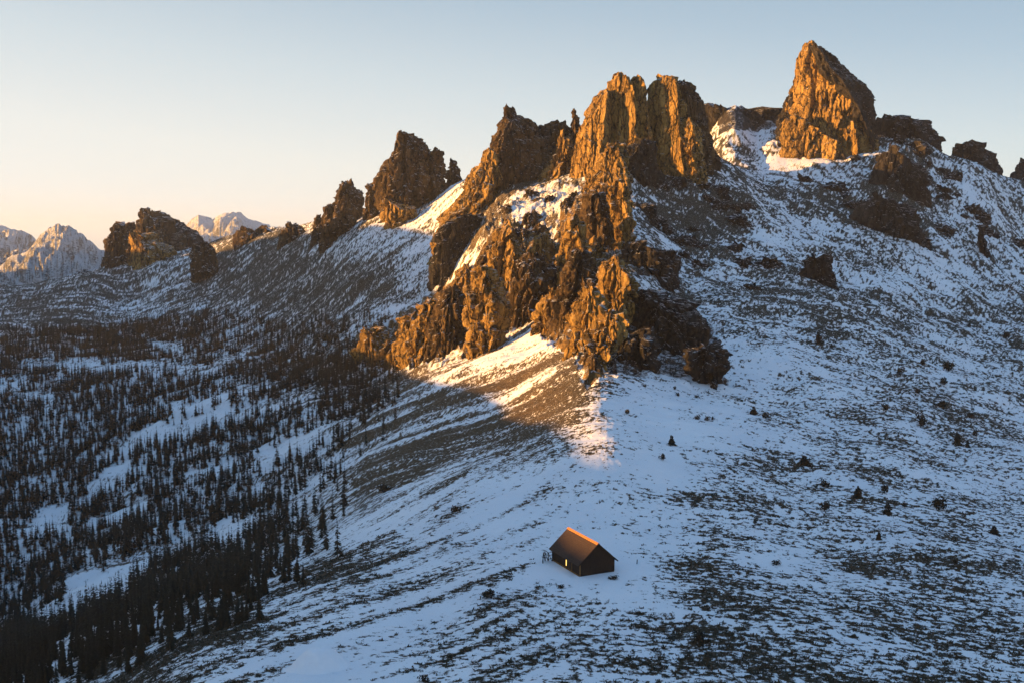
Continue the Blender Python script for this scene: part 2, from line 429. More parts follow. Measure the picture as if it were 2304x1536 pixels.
# relief: gullies down the left flank, terracettes on the right, lumps everywhere
U0, V0 = bearing(X, Y, Z)
left = sstep(1420, 1150, U0) * (Y > 0)
far = sstep(150, 520, RG)
mid = sstep(480, 620, RG)
pad = sstep(9, 22, np.hypot(X - hut_pt(HW / 2, HL / 2)[0], Y - hut_pt(HW / 2, HL / 2)[1]))
wx = X + 4 * n2(X / 50, Y / 50, 5); wy = Y + 4 * n2(X / 50, Y / 50, 6)
def rot(a, sx, sy):
    c, s = math.cos(R(a)), math.sin(R(a))
    return (wx * c + wy * s) / sx, (-wx * s + wy * c) / sy
gl = rot(169, 170, 19); gu = rot(207, 110, 16); gf = rot(229, 40, 7); gr = rot(-82, 70, 22)
shoulder = sstep(330, 230, RG) * left
gully = left * (1 - shoulder) * ((1 - mid) * fbm2(*gl, 4, 11) + mid * fbm2(*gu, 4, 12)) + shoulder * 0.45 * fbm2(*gf, 3, 13) + (1 - left) * mid * 1.3 * fbm2(*gr, 4, 14)
def zone(poly, soft, warp=14, seed=0):
    u = U0 + warp * n2(X / 11, Y / 11, 70 + seed) + warp * .5 * n2(X / 4, Y / 4, 74 + seed); v = V0 + warp * n2(X / 11, Y / 11, 72 + seed) + warp * .5 * n2(X / 4, Y / 4, 75 + seed)
    P_ = np.array(poly, float); out = np.zeros(U0.shape)
    m = (u > P_[:, 0].min() - 3 * soft) & (u < P_[:, 0].max() + 3 * soft) & (v > P_[:, 1].min() - 3 * soft) & (v < P_[:, 1].max() + 3 * soft) & (Y > 80)
    uu, vv = u[m], v[m]; ins = np.zeros(uu.shape, bool); dm = np.full(uu.shape, 1e9)
    for k in range(len(P_)):
        (x0, y0), (x1, y1) = P_[k - 1], P_[k]
        with np.errstate(divide='ignore', invalid='ignore'):
            c_ = ((y0 > vv) != (y1 > vv)) & (uu < (x1 - x0) * (vv - y0) / (y1 - y0 + 1e-9) + x0)
        ins ^= c_
        t = np.clip(((uu - x0) * (x1 - x0) + (vv - y0) * (y1 - y0)) / ((x1 - x0) ** 2 + (y1 - y0) ** 2), 0, 1)
        dm = np.minimum(dm, np.hypot(uu - x0 - t * (x1 - x0), vv - y0 - t * (y1 - y0)))
    out[m] = sstep(-soft, soft, np.where(ins, dm, -dm))
    return out
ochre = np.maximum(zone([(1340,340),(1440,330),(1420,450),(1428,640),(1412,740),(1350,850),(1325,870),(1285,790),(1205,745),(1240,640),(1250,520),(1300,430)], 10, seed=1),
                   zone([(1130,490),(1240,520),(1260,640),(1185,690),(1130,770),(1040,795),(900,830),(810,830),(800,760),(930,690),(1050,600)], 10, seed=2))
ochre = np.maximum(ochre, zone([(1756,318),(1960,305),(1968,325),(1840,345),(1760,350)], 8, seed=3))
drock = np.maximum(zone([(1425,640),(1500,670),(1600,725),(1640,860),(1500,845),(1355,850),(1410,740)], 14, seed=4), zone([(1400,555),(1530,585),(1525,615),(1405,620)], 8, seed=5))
scrub = 0.75 * zone([(1110,430),(1320,405),(1310,480),(1230,560),(1100,565),(985,560),(1060,470)], 16, seed=6)  # scrub that also darkens the hollow, standing for its shade
scrub = np.maximum(scrub, 0.7 * zone([(1965,270),(2130,300),(2130,340),(2060,350),(2095,480),(2085,560),(2000,500),(1890,520),(1820,470),(1960,400)], 24, seed=7))
drock = np.maximum(drock, 0.8 * zone([(1590,236),(1765,248),(1750,285),(1620,295)], 10, seed=8))
scrub = np.maximum(scrub, 0.6 * zone([(1490,370),(1580,380),(1700,470),(1690,520),(1560,500),(1480,470)], 24, seed=9))
scrub = np.maximum(scrub, 0.6 * zone([(480,540),(700,560),(830,590),(900,640),(760,700),(560,720),(490,640)], 40, seed=11))
rk = np.clip(ochre + drock, 0, 1)
cell_, edge_ = worley(X / 9 + .3 * n2(X / 6, Y / 6, 81), Y / 9 + .3 * n2(X / 6, Y / 6, 82), 0 * X, 5)
cell2_, _e = worley(X / 3.6, Y / 3.6, 0 * X, 6)
hollow = zone([(1110,430),(1320,405),(1310,480),(1230,560),(1100,565),(985,560),(1060,470)], 16, seed=6)
Z += np.maximum(rk, 1.1 * hollow) * ((1 - np.abs(n2(X / 22, Y / 22, 83))) * 5 - 3.4 + 3.6 * (cell_ - .5) + 1.5 * (cell2_ - .5) + 1.4 * fbm2(X / 5, Y / 5, 3, 84)) * (0.45 + 0.55 * (ochre > drock))
bank = zone([(1680,400),(1760,345),(1960,305),(1975,330),(1880,360),(1790,385)], 14, seed=12)
rk = rk * (1 - bank)
pad = pad * (1 - .85 * bank)
Z += pad * ((1 - .6 * rk) * gully * (0.35 + 1.1 * far) + fbm2(X / 46, Y / 46, 4, 21) * (0.5 + 2.6 * far) + fbm2(X / 9, Y / 6, 4, 22) * (0.16 + 0.45 * far))
Z += pad * (0.9 * np.abs(n2(X / 26, Y / 5.5 + 0.35 * n2(X / 9, Y / 9, 3), 31)) - 0.3) * (0.25 + 0.9 * far) * (1 - left)
ZT = Z

def H(x, y):
    return bil(TH, LR, ZT, np.arctan2(x, y), np.log(np.hypot(x, y) + 1e-6))
_ds = np.exp(np.linspace(math.log(95), math.log(1450), 1500))
def hit(u, v):
    """where the sighting (u, v) meets the ground"""
    p = sight(u, v, _ds)
    below = p[2] < H(p[0] + 0 * _ds, _ds)
    k = int(np.argmax(below)) if below.any() else len(_ds) - 1
    return np.array([p[0][k], _ds[k], p[2][k]])

# how much of the ground is bare of snow, by district (tenths; a row is 96 sightings deep from 432 down)
BARE = ["445555545546456664333655", "333345545536776666666645", "222456754456776574346555", "667667666544565456653344", "776565665445556755566555",
        "433344666766786341344544", "222222457777772113444554", "222222236765543123444443", "222222235442222255544444",
        "222222332232211244344555", "333333366544211454344555", "333366543234443466654555", "336643202344444455555555", "336643202344444455555555"]
BG = np.array([[int(c) for c in r] for r in BARE], float) / 10
U1, V1 = bearing(X, Y, Z)
U1 = U1 + 26 * n2(X / 17, Y / 17, 41); V1 = V1 + 18 * n2(X / 17, Y / 17, 42)
dens = bil(48 + 96 * np.arange(24), 336 + 96 * np.arange(14), BG, U1, V1)
# streaked patch noise
def streak(a, sx, sy, seed):
    p = rot(a, sx, sy)
    return fbm2(p[0], p[1], 5, seed, 0.62)
s_l = streak(169, 140, 11.0, 51); s_u = streak(207, 50, 7.0, 52); s_f = streak(229, 44, 4.6, 53)
s_h = streak(2, 2.4, 0.95, 54); s_p = fbm2(X / 15, Y / 11, 4, 55, 0.6); s_d = streak(-78, 34, 7, 56); s_i = fbm2(wx / 1.5, wy / 1.3, 4, 57, 0.75)
pat = left * (1 - shoulder) * ((1 - mid) * (.85 * s_l + .60 * s_i) + mid * (.45 * s_u + .6 * s_i + .25 * s_p)) + left * shoulder * (0.55 * s_f + 0.42 * s_h + 0.4 * s_i) + (1 - left) * (0.50 * s_h + 0.34 * s_i + 0.26 * s_p + 0.30 * mid * s_d + 0.22 * streak(1, 40, 1.6, 59))
inv = (np.abs(TG) < R(27)) & (RG > 100) & (RG < 1300)
pat = (pat - pat[inv].mean()) / pat[inv].std()
thr = (dens - 0.47 + 0.035 * (1 - left) * sstep(260, 420, RG)) * (4.0 + 1.0 * left) + (1 - .6 * left) * (0.5 * n2(X / 70, Y / 50, 58) + 0.75 * n2(X / 24, Y / 15, 60) + 0.4 * n2(X / 9, Y / 6, 61))
veg = np.clip(0.5 + (thr + pat * 0.95) * (0.42 - 0.16 * left), -0.3, 1.3)
# trodden snow round the hut
veg -= 0.45 * (1 - sstep(4, 13, np.hypot(X - hut_pt(HW / 2, HL / 2)[0], Y - hut_pt(HW / 2, HL / 2)[1])))
veg = np.clip(veg + 0.26 * scrub, -0.12, 0.76)
veg = veg - .25 * bank
bands = -.42 * zone([(1135,462),(1200,425),(1310,412),(1325,440),(1250,482),(1170,498)], 8, warp=16, seed=14) - .4 * zone([(1140,520),(1230,500),(1225,535),(1150,552)], 8, warp=14, seed=15)
for a_ in (1,):
    rk = rk * (1 + np.clip(1.6 * bands, -.75, 0))
    drock = drock * (1 + np.clip(1.6 * bands, -.75, 0))
for q_, amt in (([(895,1190),(905,1212),(640,1345),(400,1445),(180,1525),(155,1508),(420,1408),(650,1305)], .34), ([(1325,870),(1110,1010),(900,1105),(770,1095),(1000,955),(1200,870)], .26),
                ([(1000,880),(850,960),(690,1010),(700,985),(860,900),(960,850)], .28), ([(1215,830),(1060,930),(900,1010),(960,950),(1120,850)], .22), ([(700,1330),(560,1420),(330,1500),(500,1400)], .25),
                ([(1450,1268),(1520,1262),(1640,1284),(1780,1282),(1960,1256),(2100,1240),(2105,1250),(1960,1272),(1780,1298),(1640,1300),(1500,1286)], .40), ([(1560,1075),(1640,1045),(1700,1050),(1640,1062),(1570,1085)], .3),
                ([(1900,1168),(1990,1148),(2060,1160),(1990,1160),(1905,1176)], .3), ([(1090,1300),(1180,1262),(1230,1240),(1235,1250),(1180,1276),(1100,1312)], .3),
                ([(1290,742),(1272,772),(1010,852),(900,932),(700,1012),(680,1000),(960,858),(1180,760)], -.5), ([(1180,955),(1000,1082),(800,1192),(560,1292),(535,1280),(800,1150),(1000,1035)], -.34),
                ([(1090,1000),(900,1120),(790,1180),(780,1165),(900,1095)], -.22), ([(1310,800),(1180,880),(1010,990),(1000,978),(1170,860)], -.4), ([(900,1235),(640,1360),(430,1450),(420,1440),(640,1340)], -.3)):
    bands += amt * zone(q_, 9, warp=12, seed=13)
veg = np.clip(veg + bands * (0.75 + 0.45 * np.clip(pat, -1.5, 1.5) * np.sign(bands) * .6), -.03, .78)
veg = veg * (1 - np.clip(rk * 1.3, 0, 1))
brown0 = np.maximum(0.8 * zone([(1110,430),(1320,405),(1310,480),(1230,560),(1100,565),(985,560),(1060,470)], 16, seed=6), 0)
brown = left * sstep(1500, 1250, U1) * sstep(560, 480, RG) * sstep(200, 300, RG) * 0.9 + 0.15
brown = np.maximum(brown, brown0)
nr, nc = X.shape
idx = np.arange(nr * nc).reshape(nr, nc)
F = np.stack([idx[:-1, :-1], idx[:-1, 1:], idx[1:, 1:], idx[1:, :-1]], -1).reshape(-1, 4)
V = np.stack([X, Y, Z], -1).reshape(-1, 3)
ground = obj_np('ground', V, F, M_ground, smooth=True)
tag(ground, 'snowy mountain slopes and valley floor patched with dark heather', None, None, 'structure')
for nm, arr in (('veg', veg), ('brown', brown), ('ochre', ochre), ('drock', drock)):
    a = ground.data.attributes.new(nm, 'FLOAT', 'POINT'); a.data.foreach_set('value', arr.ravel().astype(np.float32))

# ------------------------------------------------------------------ far hills and the off-side ridge that shades the valley
def hill(name, sky, D, depth, label, seed, relief=0.105):
    us = np.array([s[0] for s in sky], float); vs = np.array([s[1] for s in sky], float)
    uu = np.linspace(us[0], us[-1], 260)
    top = np.array([sight(a, b, D) for a, b in zip(uu, np.interp(uu, us, vs))])
    tt = np.linspace(-1, 1, 120)
    Vx = np.empty((120, 260, 3))
    base = -70.0
    for j, t in enumerate(tt):
        q = t * depth
        xs = top[:, 0] * (D + q) / D; ys = D + q
        prof = (1 - abs(t)) ** 1.1
        z = base + (top[:, 2] - base) * prof
        nz = fbm2(xs / (depth * .16), np.full_like(xs, ys) / (depth * .3), 6, seed, 0.55)
        z += nz * depth * relief * (0.12 + min(1, abs(t) * 3)) * 0.6
        Vx[j, :, 0] = xs; Vx[j, :, 1] = ys; Vx[j, :, 2] = z
    i = np.arange(120 * 260).reshape(120, 260)
    Fh = np.stack([i[:-1, :-1], i[:-1, 1:], i[1:, 1:], i[1:, :-1]], -1).reshape(-1, 4)
    return tag(obj_np(name, Vx.reshape(-1, 3), Fh, M_far), label, None, None, 'structure')
hill('hills', [(-700,600),(-300,560),(-150,520),(-40,505),(10,510),(40,524),(80,548),(140,585),(240,640),(330,700)], 3600, 1100, 'pale hazy mountain at the left edge of the skyline', 3)
hill('hills', [(-60,640),(20,590),(60,566),(78,545),(92,526),(110,518),(132,511),(150,514),(168,524),(190,536),(206,540),(222,556),(260,585),(330,640),(420,700)], 2500, 900, 'snow dusted hill left of the brown rock block', 4)
hill('hills', [(330,640),(380,570),(415,520),(430,497),(446,481),(462,483),(478,490),(492,481),(508,476),(524,480),(540,484),(560,497),(585,507),(605,514),(640,545),(720,600)], 4200, 1200, 'pale grey far mountain with two tops', 5)

# the lit/unlit line seen in the photograph, traced back along the sun to a ridge out of the frame on the left
EDGE = [(1330,1020),(1250,965),(1180,940),(1080,880),(960,850),(830,822),(1000,522),(870,505),(740,522),(600,532),(470,575),(300,586)]
EDGE_W = []
tan_e = math.tan(SUN_EL)
prof = []
def trace(p):
    yr = p[1]
    for _k in range(6):
        xr = -(0.62 * max(yr, 200) + 110)
        L = (p[0] - xr) / abs(math.sin(SUN_AZ))
        yr = p[1] + L * math.cos(SUN_AZ)
    return (yr, p[2] + L * tan_e)
for u, v in EDGE:
    prof.append(trace(hit(u, v)))
prof.sort()
prof = [trace((HUT[0], HUT[1], HUT[2] + 5.15)), trace((HUT[0], HUT[1] + 45, HUT[2] + 5.5))] + prof
prof.sort()
py = np.array([-600, prof[0][0] - 60] + [p[0] for p in prof] + [1500, 2200], float)
pz = np.array([prof[0][1] + 6, prof[0][1] + 5] + [p[1] for p in prof] + [prof[-1][1] + 10, 20], float)
yy = np.linspace(-600, 2200, 300)
zz = np.interp(yy, py, pz)
zz = np.convolve(np.pad(zz, 3, mode='edge'), np.ones(7) / 7, mode='valid')
zz += 2.5 * fbm2(yy / 50, yy * 0, 4, 9)
tt = np.linspace(-1, 1, 41)
Vr = np.empty((41, 300, 3))
for j, t in enumerate(tt):
    xr = -(0.62 * np.maximum(yy, 200) + 110)
    Vr[j, :, 0] = xr - 30 + t * 150 + 0 * yy; Vr[j, :, 1] = yy
    Vr[j, :, 2] = -110 + (zz + 110) * (1 - abs(t)) ** 0.8 + (abs(t) > 0.02) * 6 * fbm2(yy / 40, np.full_like(yy, t * 4), 4, 15) * abs(t)
Vr[20, :, 0] += 30
i = np.arange(41 * 300).reshape(41, 300)
tag(obj_np('hills', Vr.reshape(-1, 3), np.stack([i[:-1, :-1], i[:-1, 1:], i[1:, 1:], i[1:, :-1]], -1).reshape(-1, 4), M_far),
    'unseen ridge shaped to shade the valley, on the sunset side', None, None, 'structure')

# ------------------------------------------------------------------ rock formations
SEED = [100]
def pinnacle(rows, mat, parent, name='pinnacle', d=None, back=0.35, kd=0.8, fc=(0.0, 0.0), rough=1.0, deep=25, square=0.0, px=1.0, tall=1.0, fac=1.0):
    """rows: (v, uL, uR) from the top down; d: distance (default: where the foot meets the ground)
    fc: where the front arete runs, -1 left edge .. 1 right edge, at the top and at the foot"""
    SEED[0] += 1; sd_ = SEED[0]; rg = np.random.default_rng(sd_)
    rows = sorted(rows)
    vb = rows[-1][0]; ub = (rows[-1][1] + rows[-1][2]) / 2
    if d is None:
        h = hit(ub, vb); d = h[1]
        wid = (rows[-1][2] - rows[-1][1]) / 2 / FPX * d
        d = d + back * wid * kd
    zs = np.array([sight(0, r[0], d)[2] for r in rows]); xl = np.array([sight(r[1], r[0], d)[0] for r in rows]); xr = np.array([sight(r[2], r[0], d)[0] for r in rows])
    px_m = d / 1065 * px                                             # metres per rendered pixel
    ztop, zbot = zs[0], zs[-1] - deep
    nz = int(np.clip((ztop - zbot) / px_m / 0.95, 24, 230))
    z = np.linspace(ztop, zbot, nz)
    o = np.argsort(zs)
    xL = np.interp(z, zs[o], xl[o]); xR = np.interp(z, zs[o], xr[o])
    xL = np.where(z < zs[-1], xl[-1] - (zs[-1] - z) * 0.18, xL); xR = np.where(z < zs[-1], xr[-1] + (zs[-1] - z) * 0.18, xR)
    hw = (xR - xL) / 2; xc = (xR + xL) / 2
    wmax = hw.max()
    n = int(np.clip(5.2 * wmax / px_m, 40, 420))
    t01 = np.clip((ztop - z) / (ztop - zs[-1]), 0, 1)
    # cross-section: a faceted ring through both silhouette edges
    j = lambda s: rg.uniform(-s, s)
    a = np.array([(-1, 0.15 + j(.2)), (-0.62 + j(.12), -0.62 + j(.15)), (0, -1), (0.60 + j(.12), -0.55 + j(.15)), (1, 0.1 + j(.25)), (0.55 + j(.2), 0.85 + j(.1)), (-0.5 + j(.2), 0.9 + j(.1))])
    ring = np.empty((nz, n, 2))
    tt = np.linspace(0, 1, n, endpoint=False)
    for i in range(nz):
        f = fc[0] + (fc[1] - fc[0]) * t01[i]
        b = a.copy(); b[2, 0] = f
        b[1, 0] = (-1 + f) / 2 + (a[1, 0] + .5) * .5; b[3, 0] = (1 + f) / 2 + (a[3, 0] - .5) * .5
        b[1, 1] = -0.52 + a[1, 1] * .12 + .06; b[3, 1] = -0.45 + a[3, 1] * .1
        c = np.concatenate([b, b[:1]]); L = np.concatenate([[0], np.cumsum(np.hypot(*(np.diff(c, axis=0).T)))]); L /= L[-1]
        ring[i, :, 0] = np.interp(tt, L, c[:, 0]); ring[i, :, 1] = np.interp(tt, L, c[:, 1])
    ty = kd * (0.35 * wmax + 0.65 * hw) * np.minimum(1, hw / (0.25 * wmax + 1e-6)) ** 0.6
    Xr = xc[:, None] + ring[..., 0] * hw[:, None]; Yr = d + ring[..., 1] * ty[:, None]; Zr = np.repeat(z[:, None], n, 1)
    # weathering
    nx = ring[..., 0] / (np.hypot(ring[..., 0], ring[..., 1]) + 1e-6); ny = ring[..., 1] / (np.hypot(ring[..., 0], ring[..., 1]) + 1e-6)
    w_ = max(wmax, 3.0)
    big = fbm3(Xr / (w_ * .7), Yr / (w_ * .7), Zr / (w_ * 1.1), 3, sd_)
    qx = Xr + .12 * w_ * big; qy = Yr + .12 * w_ * n3(Xr / (w_ * .5), Yr / (w_ * .5), Zr / w_, sd_ + 2); qz = Zr + .25 * w_ * big
    c1, e1 = worley(qx / (w_ * .42), qy / (w_ * .42), qz / (w_ * 1.15 * tall), sd_)
    s2 = max(2.6, w_ * .13)
    c2, e2 = worley(qx / s2, qy / s2, qz / (s2 * 2.3 * tall), sd_ + 1)
    flute = 1 - 2 * np.abs(n3(qx / (w_ * .20), qy / (w_ * .20), Zr / (w_ * 1.6), sd_ + 3))
    fine = fbm3(Xr / 3.6, Yr / 3.6, Zr / 4.6, 3, sd_ + 9, 0.66)
    env = np.minimum(1, hw / (0.30 * w_))[:, None] * 0.8 + 0.2
    sm = np.minimum(1, w_ / 9)
    disp = rough * env * (0.06 * w_ * big + 0.22 * fac * w_ * (c1 - .55) + 0.035 * w_ * flute - 0.10 * w_ * np.exp(-e1 / .07)
                          + 0.55 * s2 * (c2 - .5) - 0.28 * s2 * np.exp(-e2 / .08) + 1.25 * sm * fine)
    Xr = Xr + nx * disp; Yr = Yr + ny * disp
    tw = np.exp(-t01 * 8)[:, None]
    Zr = Zr + rough * ((0.9 * fine * sm + 0.04 * w_ * big) * (0.4 + tw) + tw * (0.16 * w_ * (c1 - .75) + .5 * s2 * (c2 - .5)))
    V = np.stack([Xr, Yr, Zr], -1).reshape(-1, 3)
    i = np.arange(nz * n).reshape(nz, n); i2 = np.roll(i, -1, 1)
    Fq = np.stack([i[:-1], i[1:], i2[1:], i2[:-1]], -1).reshape(-1, 4)
    V = np.concatenate([V, [[Xr[0].mean(), Yr[0].mean(), Zr[0].mean() + 0.3 * px_m], [Xr[-1].mean(), Yr[-1].mean(), zbot]]])
    c0, c1 = nz * n, nz * n + 1
    Ft = np.concatenate([np.stack([np.full(n, c0), i[0], i2[0]], -1), np.stack([np.full(n, c1), i2[-1], i[-1]], -1)])
    base = np.array([xc[-1], d, zs[-1]])
    if parent is not None and parent.get('_fresh'):
        parent.location = base; del parent['_fresh']
    org = np.array(parent.location) if parent is not None else base
    o_ = obj_np(name, V - org, [Fq, Ft], mat, parent)
    if parent is None: o_.location = base
    return o_
def formation(name, label, parts, mat, cat='rock', group=None):
    """several pinnacles that are one rock"""
    if len(parts) == 1:
        kw = dict(parts[0]); rows = kw.pop('rows'); m = kw.pop('mat', mat); kw.pop('name', None)
        o = pinnacle(rows, m, None, name=name, **kw)
        return tag(o, label, cat, group)
    e = empty(name, (0, 0, 0)); e['_fresh'] = 1
    bpy.context.view_layer.update()
    for p in parts:
        kw = dict(p); rows = kw.pop('rows'); m = kw.pop('mat', mat)
        pinnacle(rows, m, e, **kw)
    return tag(e, label, cat, group)
G_T = 'rock towers along the crest'
G_S = 'rocks on the sunlit spine'
G_D = 'dark outcrops on the shaded slope'
G_L = 'rocks on the left skyline'
P = dict
formation('rock_tower', 'tallest rock peak, orange lit face and right flank darkened for shade, at the upper right', [
    P(rows=[(98,1814,1826),(104,1809,1840),(115,1805,1858),(127,1801,1874),(144,1795,1888),(161,1791,1902),(175,1789,1922),(189,1787,1942),(206,1785,1952),(223,1783,1958),(252,1776,1964),(280,1768,1968),(320,1756,1972)], d=822, kd=0.95, fc=(-.1, .25), name='summit_block', rough=.9, fac=.4, tall=1.6),
    P(rows=[(102,1822,1836),(115,1828,1862),(127,1832,1880),(145,1838,1896),(161,1846,1910),(189,1864,1952),(223,1886,1967),(252,1908,1973),(300,1935,1976),(330,1945,1985)], d=800, kd=1.35, fc=(-.75, -.7), name='shade_dark_flank', rough=.7, mat=M_dark),  # dark rock laid over the summit; its colour stands for shade
    P(rows=[(262,1775,1790),(275,1762,1810),(300,1756,1850),(320,1754,1880),(338,1756,1890)], d=800, kd=0.5, fc=(.75, .75), name='buttress'),
    P(rows=[(270,1850,1880),(285,1838,1915),(305,1830,1945),(335,1835,1950)], d=800, kd=0.5, fc=(.7, .75), name='buttress'),
    P(rows=[(285,1935,1945),(297,1920,1962),(318,1910,1970),(336,1905,1972)], d=797, kd=0.6, fc=(.5, .6), name='buttress'),
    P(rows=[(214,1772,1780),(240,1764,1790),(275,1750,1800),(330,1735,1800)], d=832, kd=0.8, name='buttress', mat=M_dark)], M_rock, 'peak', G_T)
formation('rock_tower', 'broad fluted rock wall of joined columns, brightest orange, above the spine', [
    P(rows=[(204,1354,1366),(215,1342,1372),(237,1329,1374),(266,1309,1374),(319,1296,1374),(395,1286,1372),(410,1284,1370)], d=676, kd=1.1, fc=(.5, .55), name='slab', rough=.6, tall=2.4),
    P(rows=[(163,1390,1399),(172,1380,1408),(186,1372,1418),(199,1367,1424),(240,1361,1432),(300,1358,1436),(352,1352,1436)], d=678, kd=1.15, fc=(.72, .7), name='column', rough=.6, tall=2.4),
    P(rows=[(172,1425,1437),(182,1418,1446),(200,1412,1453),(250,1408,1460),(345,1400,1466)], d=676, kd=1.1, fc=(.72, .7), name='column', rough=.6, tall=2.4),
    P(rows=[(171,1484,1500),(177,1470,1524),(188,1462,1532),(205,1455,1538),(260,1450,1545),(330,1446,1552),(372,1445,1556)], d=678, kd=0.9, fc=(.45, .5), name='column', rough=.6, tall=2.4),
    P(rows=[(185,1531,1540),(190,1526,1556),(199,1524,1569),(228,1522,1583),(256,1520,1588),(300,1515,1600),(338,1510,1617),(362,1505,1622)], d=682, kd=0.8, fc=(-.35, -.3), name='column', mat=M_brown, rough=.65, tall=2.2),  # brown column carries the wall's right-hand shade in its colour
    P(rows=[(262,1545,1552),(290,1535,1566),(330,1528,1580),(365,1526,1590)], d=668, kd=0.9, fc=(.3, .3), name='buttress')], M_rock, 'rock wall', G_T)
formation('rock_outcrop', 'grey rounded knob at the foot of the fluted rock wall', [
    P(rows=[(314,1440,1460),(320,1426,1476),(334,1414,1486),(360,1408,1490),(400,1404,1488)], d=645, kd=0.8, fc=(-.5, -.6))], M_dark, 'rock', G_S)
formation('rock_needle', 'thin upright rock needle against the sky', [
    P(rows=[(247,1286,1292),(252,1285,1297),(268,1286,1301),(290,1285,1303),(330,1280,1306)], d=716, kd=0.9)], M_brown, 'rock needle', G_T)
formation('rock_tower', 'pair of narrow brown rock spires left of the thin needle', [
    P(rows=[(270,1252,1266),(275,1240,1271),(284,1232,1276),(300,1231,1286),(340,1229,1290),(400,1220,1292),(425,1215,1292)], d=725, kd=0.8, fc=(-.2, -.2), name='spire', mat=M_brown),
    P(rows=[(288,1263,1269),(300,1257,1274),(320,1250,1281),(343,1243,1286),(370,1229,1288),(400,1214,1290),(428,1206,1292)], d=705, kd=0.9, fc=(.1, .25), name='spire')], M_rock, 'rock tower', G_T)
formation('rock_tower', 'dark pyramid of rock with a pointed top left of the narrow spires', [
    P(rows=[(248,1138,1158),(256,1133,1166),(267,1129,1176),(277,1126,1198),(290,1121,1208),(310,1114,1222),(327,1108,1234),(380,1096,1244),(430,1090,1250)], d=718, kd=0.9, fc=(-.65, -.55), name='summit_block', fac=.45, rough=.9),
    P(rows=[(283,1205,1215),(292,1190,1236),(330,1180,1250),(430,1170,1250)], d=724, kd=0.6, name='shoulder', mat=M_dark)], M_brown, 'rock tower', G_T)
formation('rock_spur', 'long orange rock rib sloping down left from the dark pyramid', [
    P(rows=[(332,1096,1106),(345,1090,1116),(360,1086,1122),(393,1056,1128),(420,1040,1128),(445,1022,1122),(467,1007,1108),(490,990,1090),(512,978,1070),(526,972,1060)], d=700, kd=0.75, fc=(.55, .35), rough=.8)], M_rock, 'rock rib', G_T)
formation('rock_outcrop', 'dark shaded rock below the long orange rib', [
    P(rows=[(478,1060,1090),(490,1030,1104),(510,1000,1112),(535,985,1116),(566,975,1105)], d=668, kd=0.7, fc=(-.6, -.6))], M_dark, 'rock', G_S)
formation('rock_tower', 'big brown rock tower with an orange lower left side left of the pyramid', [
    P(rows=[(300,905,914),(306,896,930),(314,892,948),(325,886,962),(343,878,974),(367,856,978),(387,852,984),(413,844,986),(440,843,984),(467,843,970),(492,848,955)], d=830, kd=0.85, fc=(-.3, -.35), name='summit_block'),
    P(rows=[(337,976,986),(344,968,993),(360,964,994),(387,960,993),(400,955,1003),(430,950,1010)], d=836, kd=0.8, name='shoulder'),
    P(rows=[(452,862,882),(460,853,915),(470,852,934),(488,855,932),(506,860,905)], d=800, kd=0.7, fc=(.15, .2), name='buttress', mat=M_rock)], M_brown, 'rock tower', G_T)
formation('rock_tower', 'small lone rock pillar right of the big brown tower', [
    P(rows=[(361,1015,1021),(367,1009,1028),(380,1006,1032),(393,1002,1038),(418,998,1044)], d=850, kd=0.8)], M_brown, 'rock pillar', G_T)
formation('rock_tower', 'stepped rock tower standing left of the big brown tower', [
    P(rows=[(407,778,790),(413,768,797),(420,764,801),(437,755,811),(460,748,815),(500,742,818)], d=890, kd=0.8, fc=(-.2, -.3), name='summit_block'),
    P(rows=[(462,736,746),(467,729,752),(490,724,756),(520,720,760)], d=890, kd=0.8, name='step'),
    P(rows=[(482,712,722),(493,706,726),(520,702,732),(530,700,735)], d=893, kd=0.8, name='step')], M_brown, 'rock tower', G_T)
formation('rock_outcrop', 'low snow capped rock at the foot of the stepped tower', [
    P(rows=[(486,760,790),(494,738,804),(505,727,806),(520,723,800),(534,722,770)], d=860, kd=0.8, fc=(-.5, -.5))], M_brown, 'rock', G_T)
formation('rock_tower', 'stubby rock tooth between the stepped tower and big brown tower', [
    P(rows=[(416,828,834),(421,823,842),(440,820,846),(455,818,848)], d=860, kd=0.8)], M_brown, 'rock', G_T)
formation('rock_outcrop', 'bumpy brown rock on the skyline nearest the stepped tower', [
    P(rows=[(506,652,672),(510,640,688),(520,632,694),(536,627,698)], d=960, kd=0.6)], M_brown, 'rock', G_L)
formation('rock_outcrop', 'low flat rock band on the skyline before the pale double mountain', [
    P(rows=[(515,548,596),(520,536,608),(530,530,615),(540,526,618)], d=1080, kd=0.5)], M_brown, 'rock', G_L)
formation('rock_tower', 'wide brown rock block on the left skyline with a raised knob', [
    P(rows=[(468,326,342),(472,316,358),(480,313,372),(498,311,390),(530,305,400),(595,290,420)], d=1190, kd=0.8, fc=(-.3, -.3), name='summit_block'),
    P(rows=[(502,262,300),(510,250,312),(518,242,316),(533,230,318),(567,227,320),(598,226,322)], d=1200, kd=0.8, fc=(-.2, -.2), name='block'),
    P(rows=[(528,298,335),(540,290,360),(560,284,385),(580,280,395),(596,278,396)], d=1160, kd=0.6, fc=(.0, .1), name='buttress', mat=M_rock)], M_brown, 'rock block', G_L)
formation('rock_outcrop', 'snowy right shoulder rock beside the wide brown block', [
    P(rows=[(488,372,384),(500,360,402),(515,352,424),(540,345,454),(570,340,470)], d=1215, kd=0.6)], M_dark, 'rock', G_L)
formation('rock_outcrop', 'wedge shaped rock with an orange left edge below the left skyline', [
    P(rows=[(546,448,462),(552,434,480),(562,428,488),(587,420,492),(613,426,494),(640,440,490),(658,455,482)], d=1040, kd=0.7, fc=(-.35, -.3))], M_brown, 'rock', G_L)
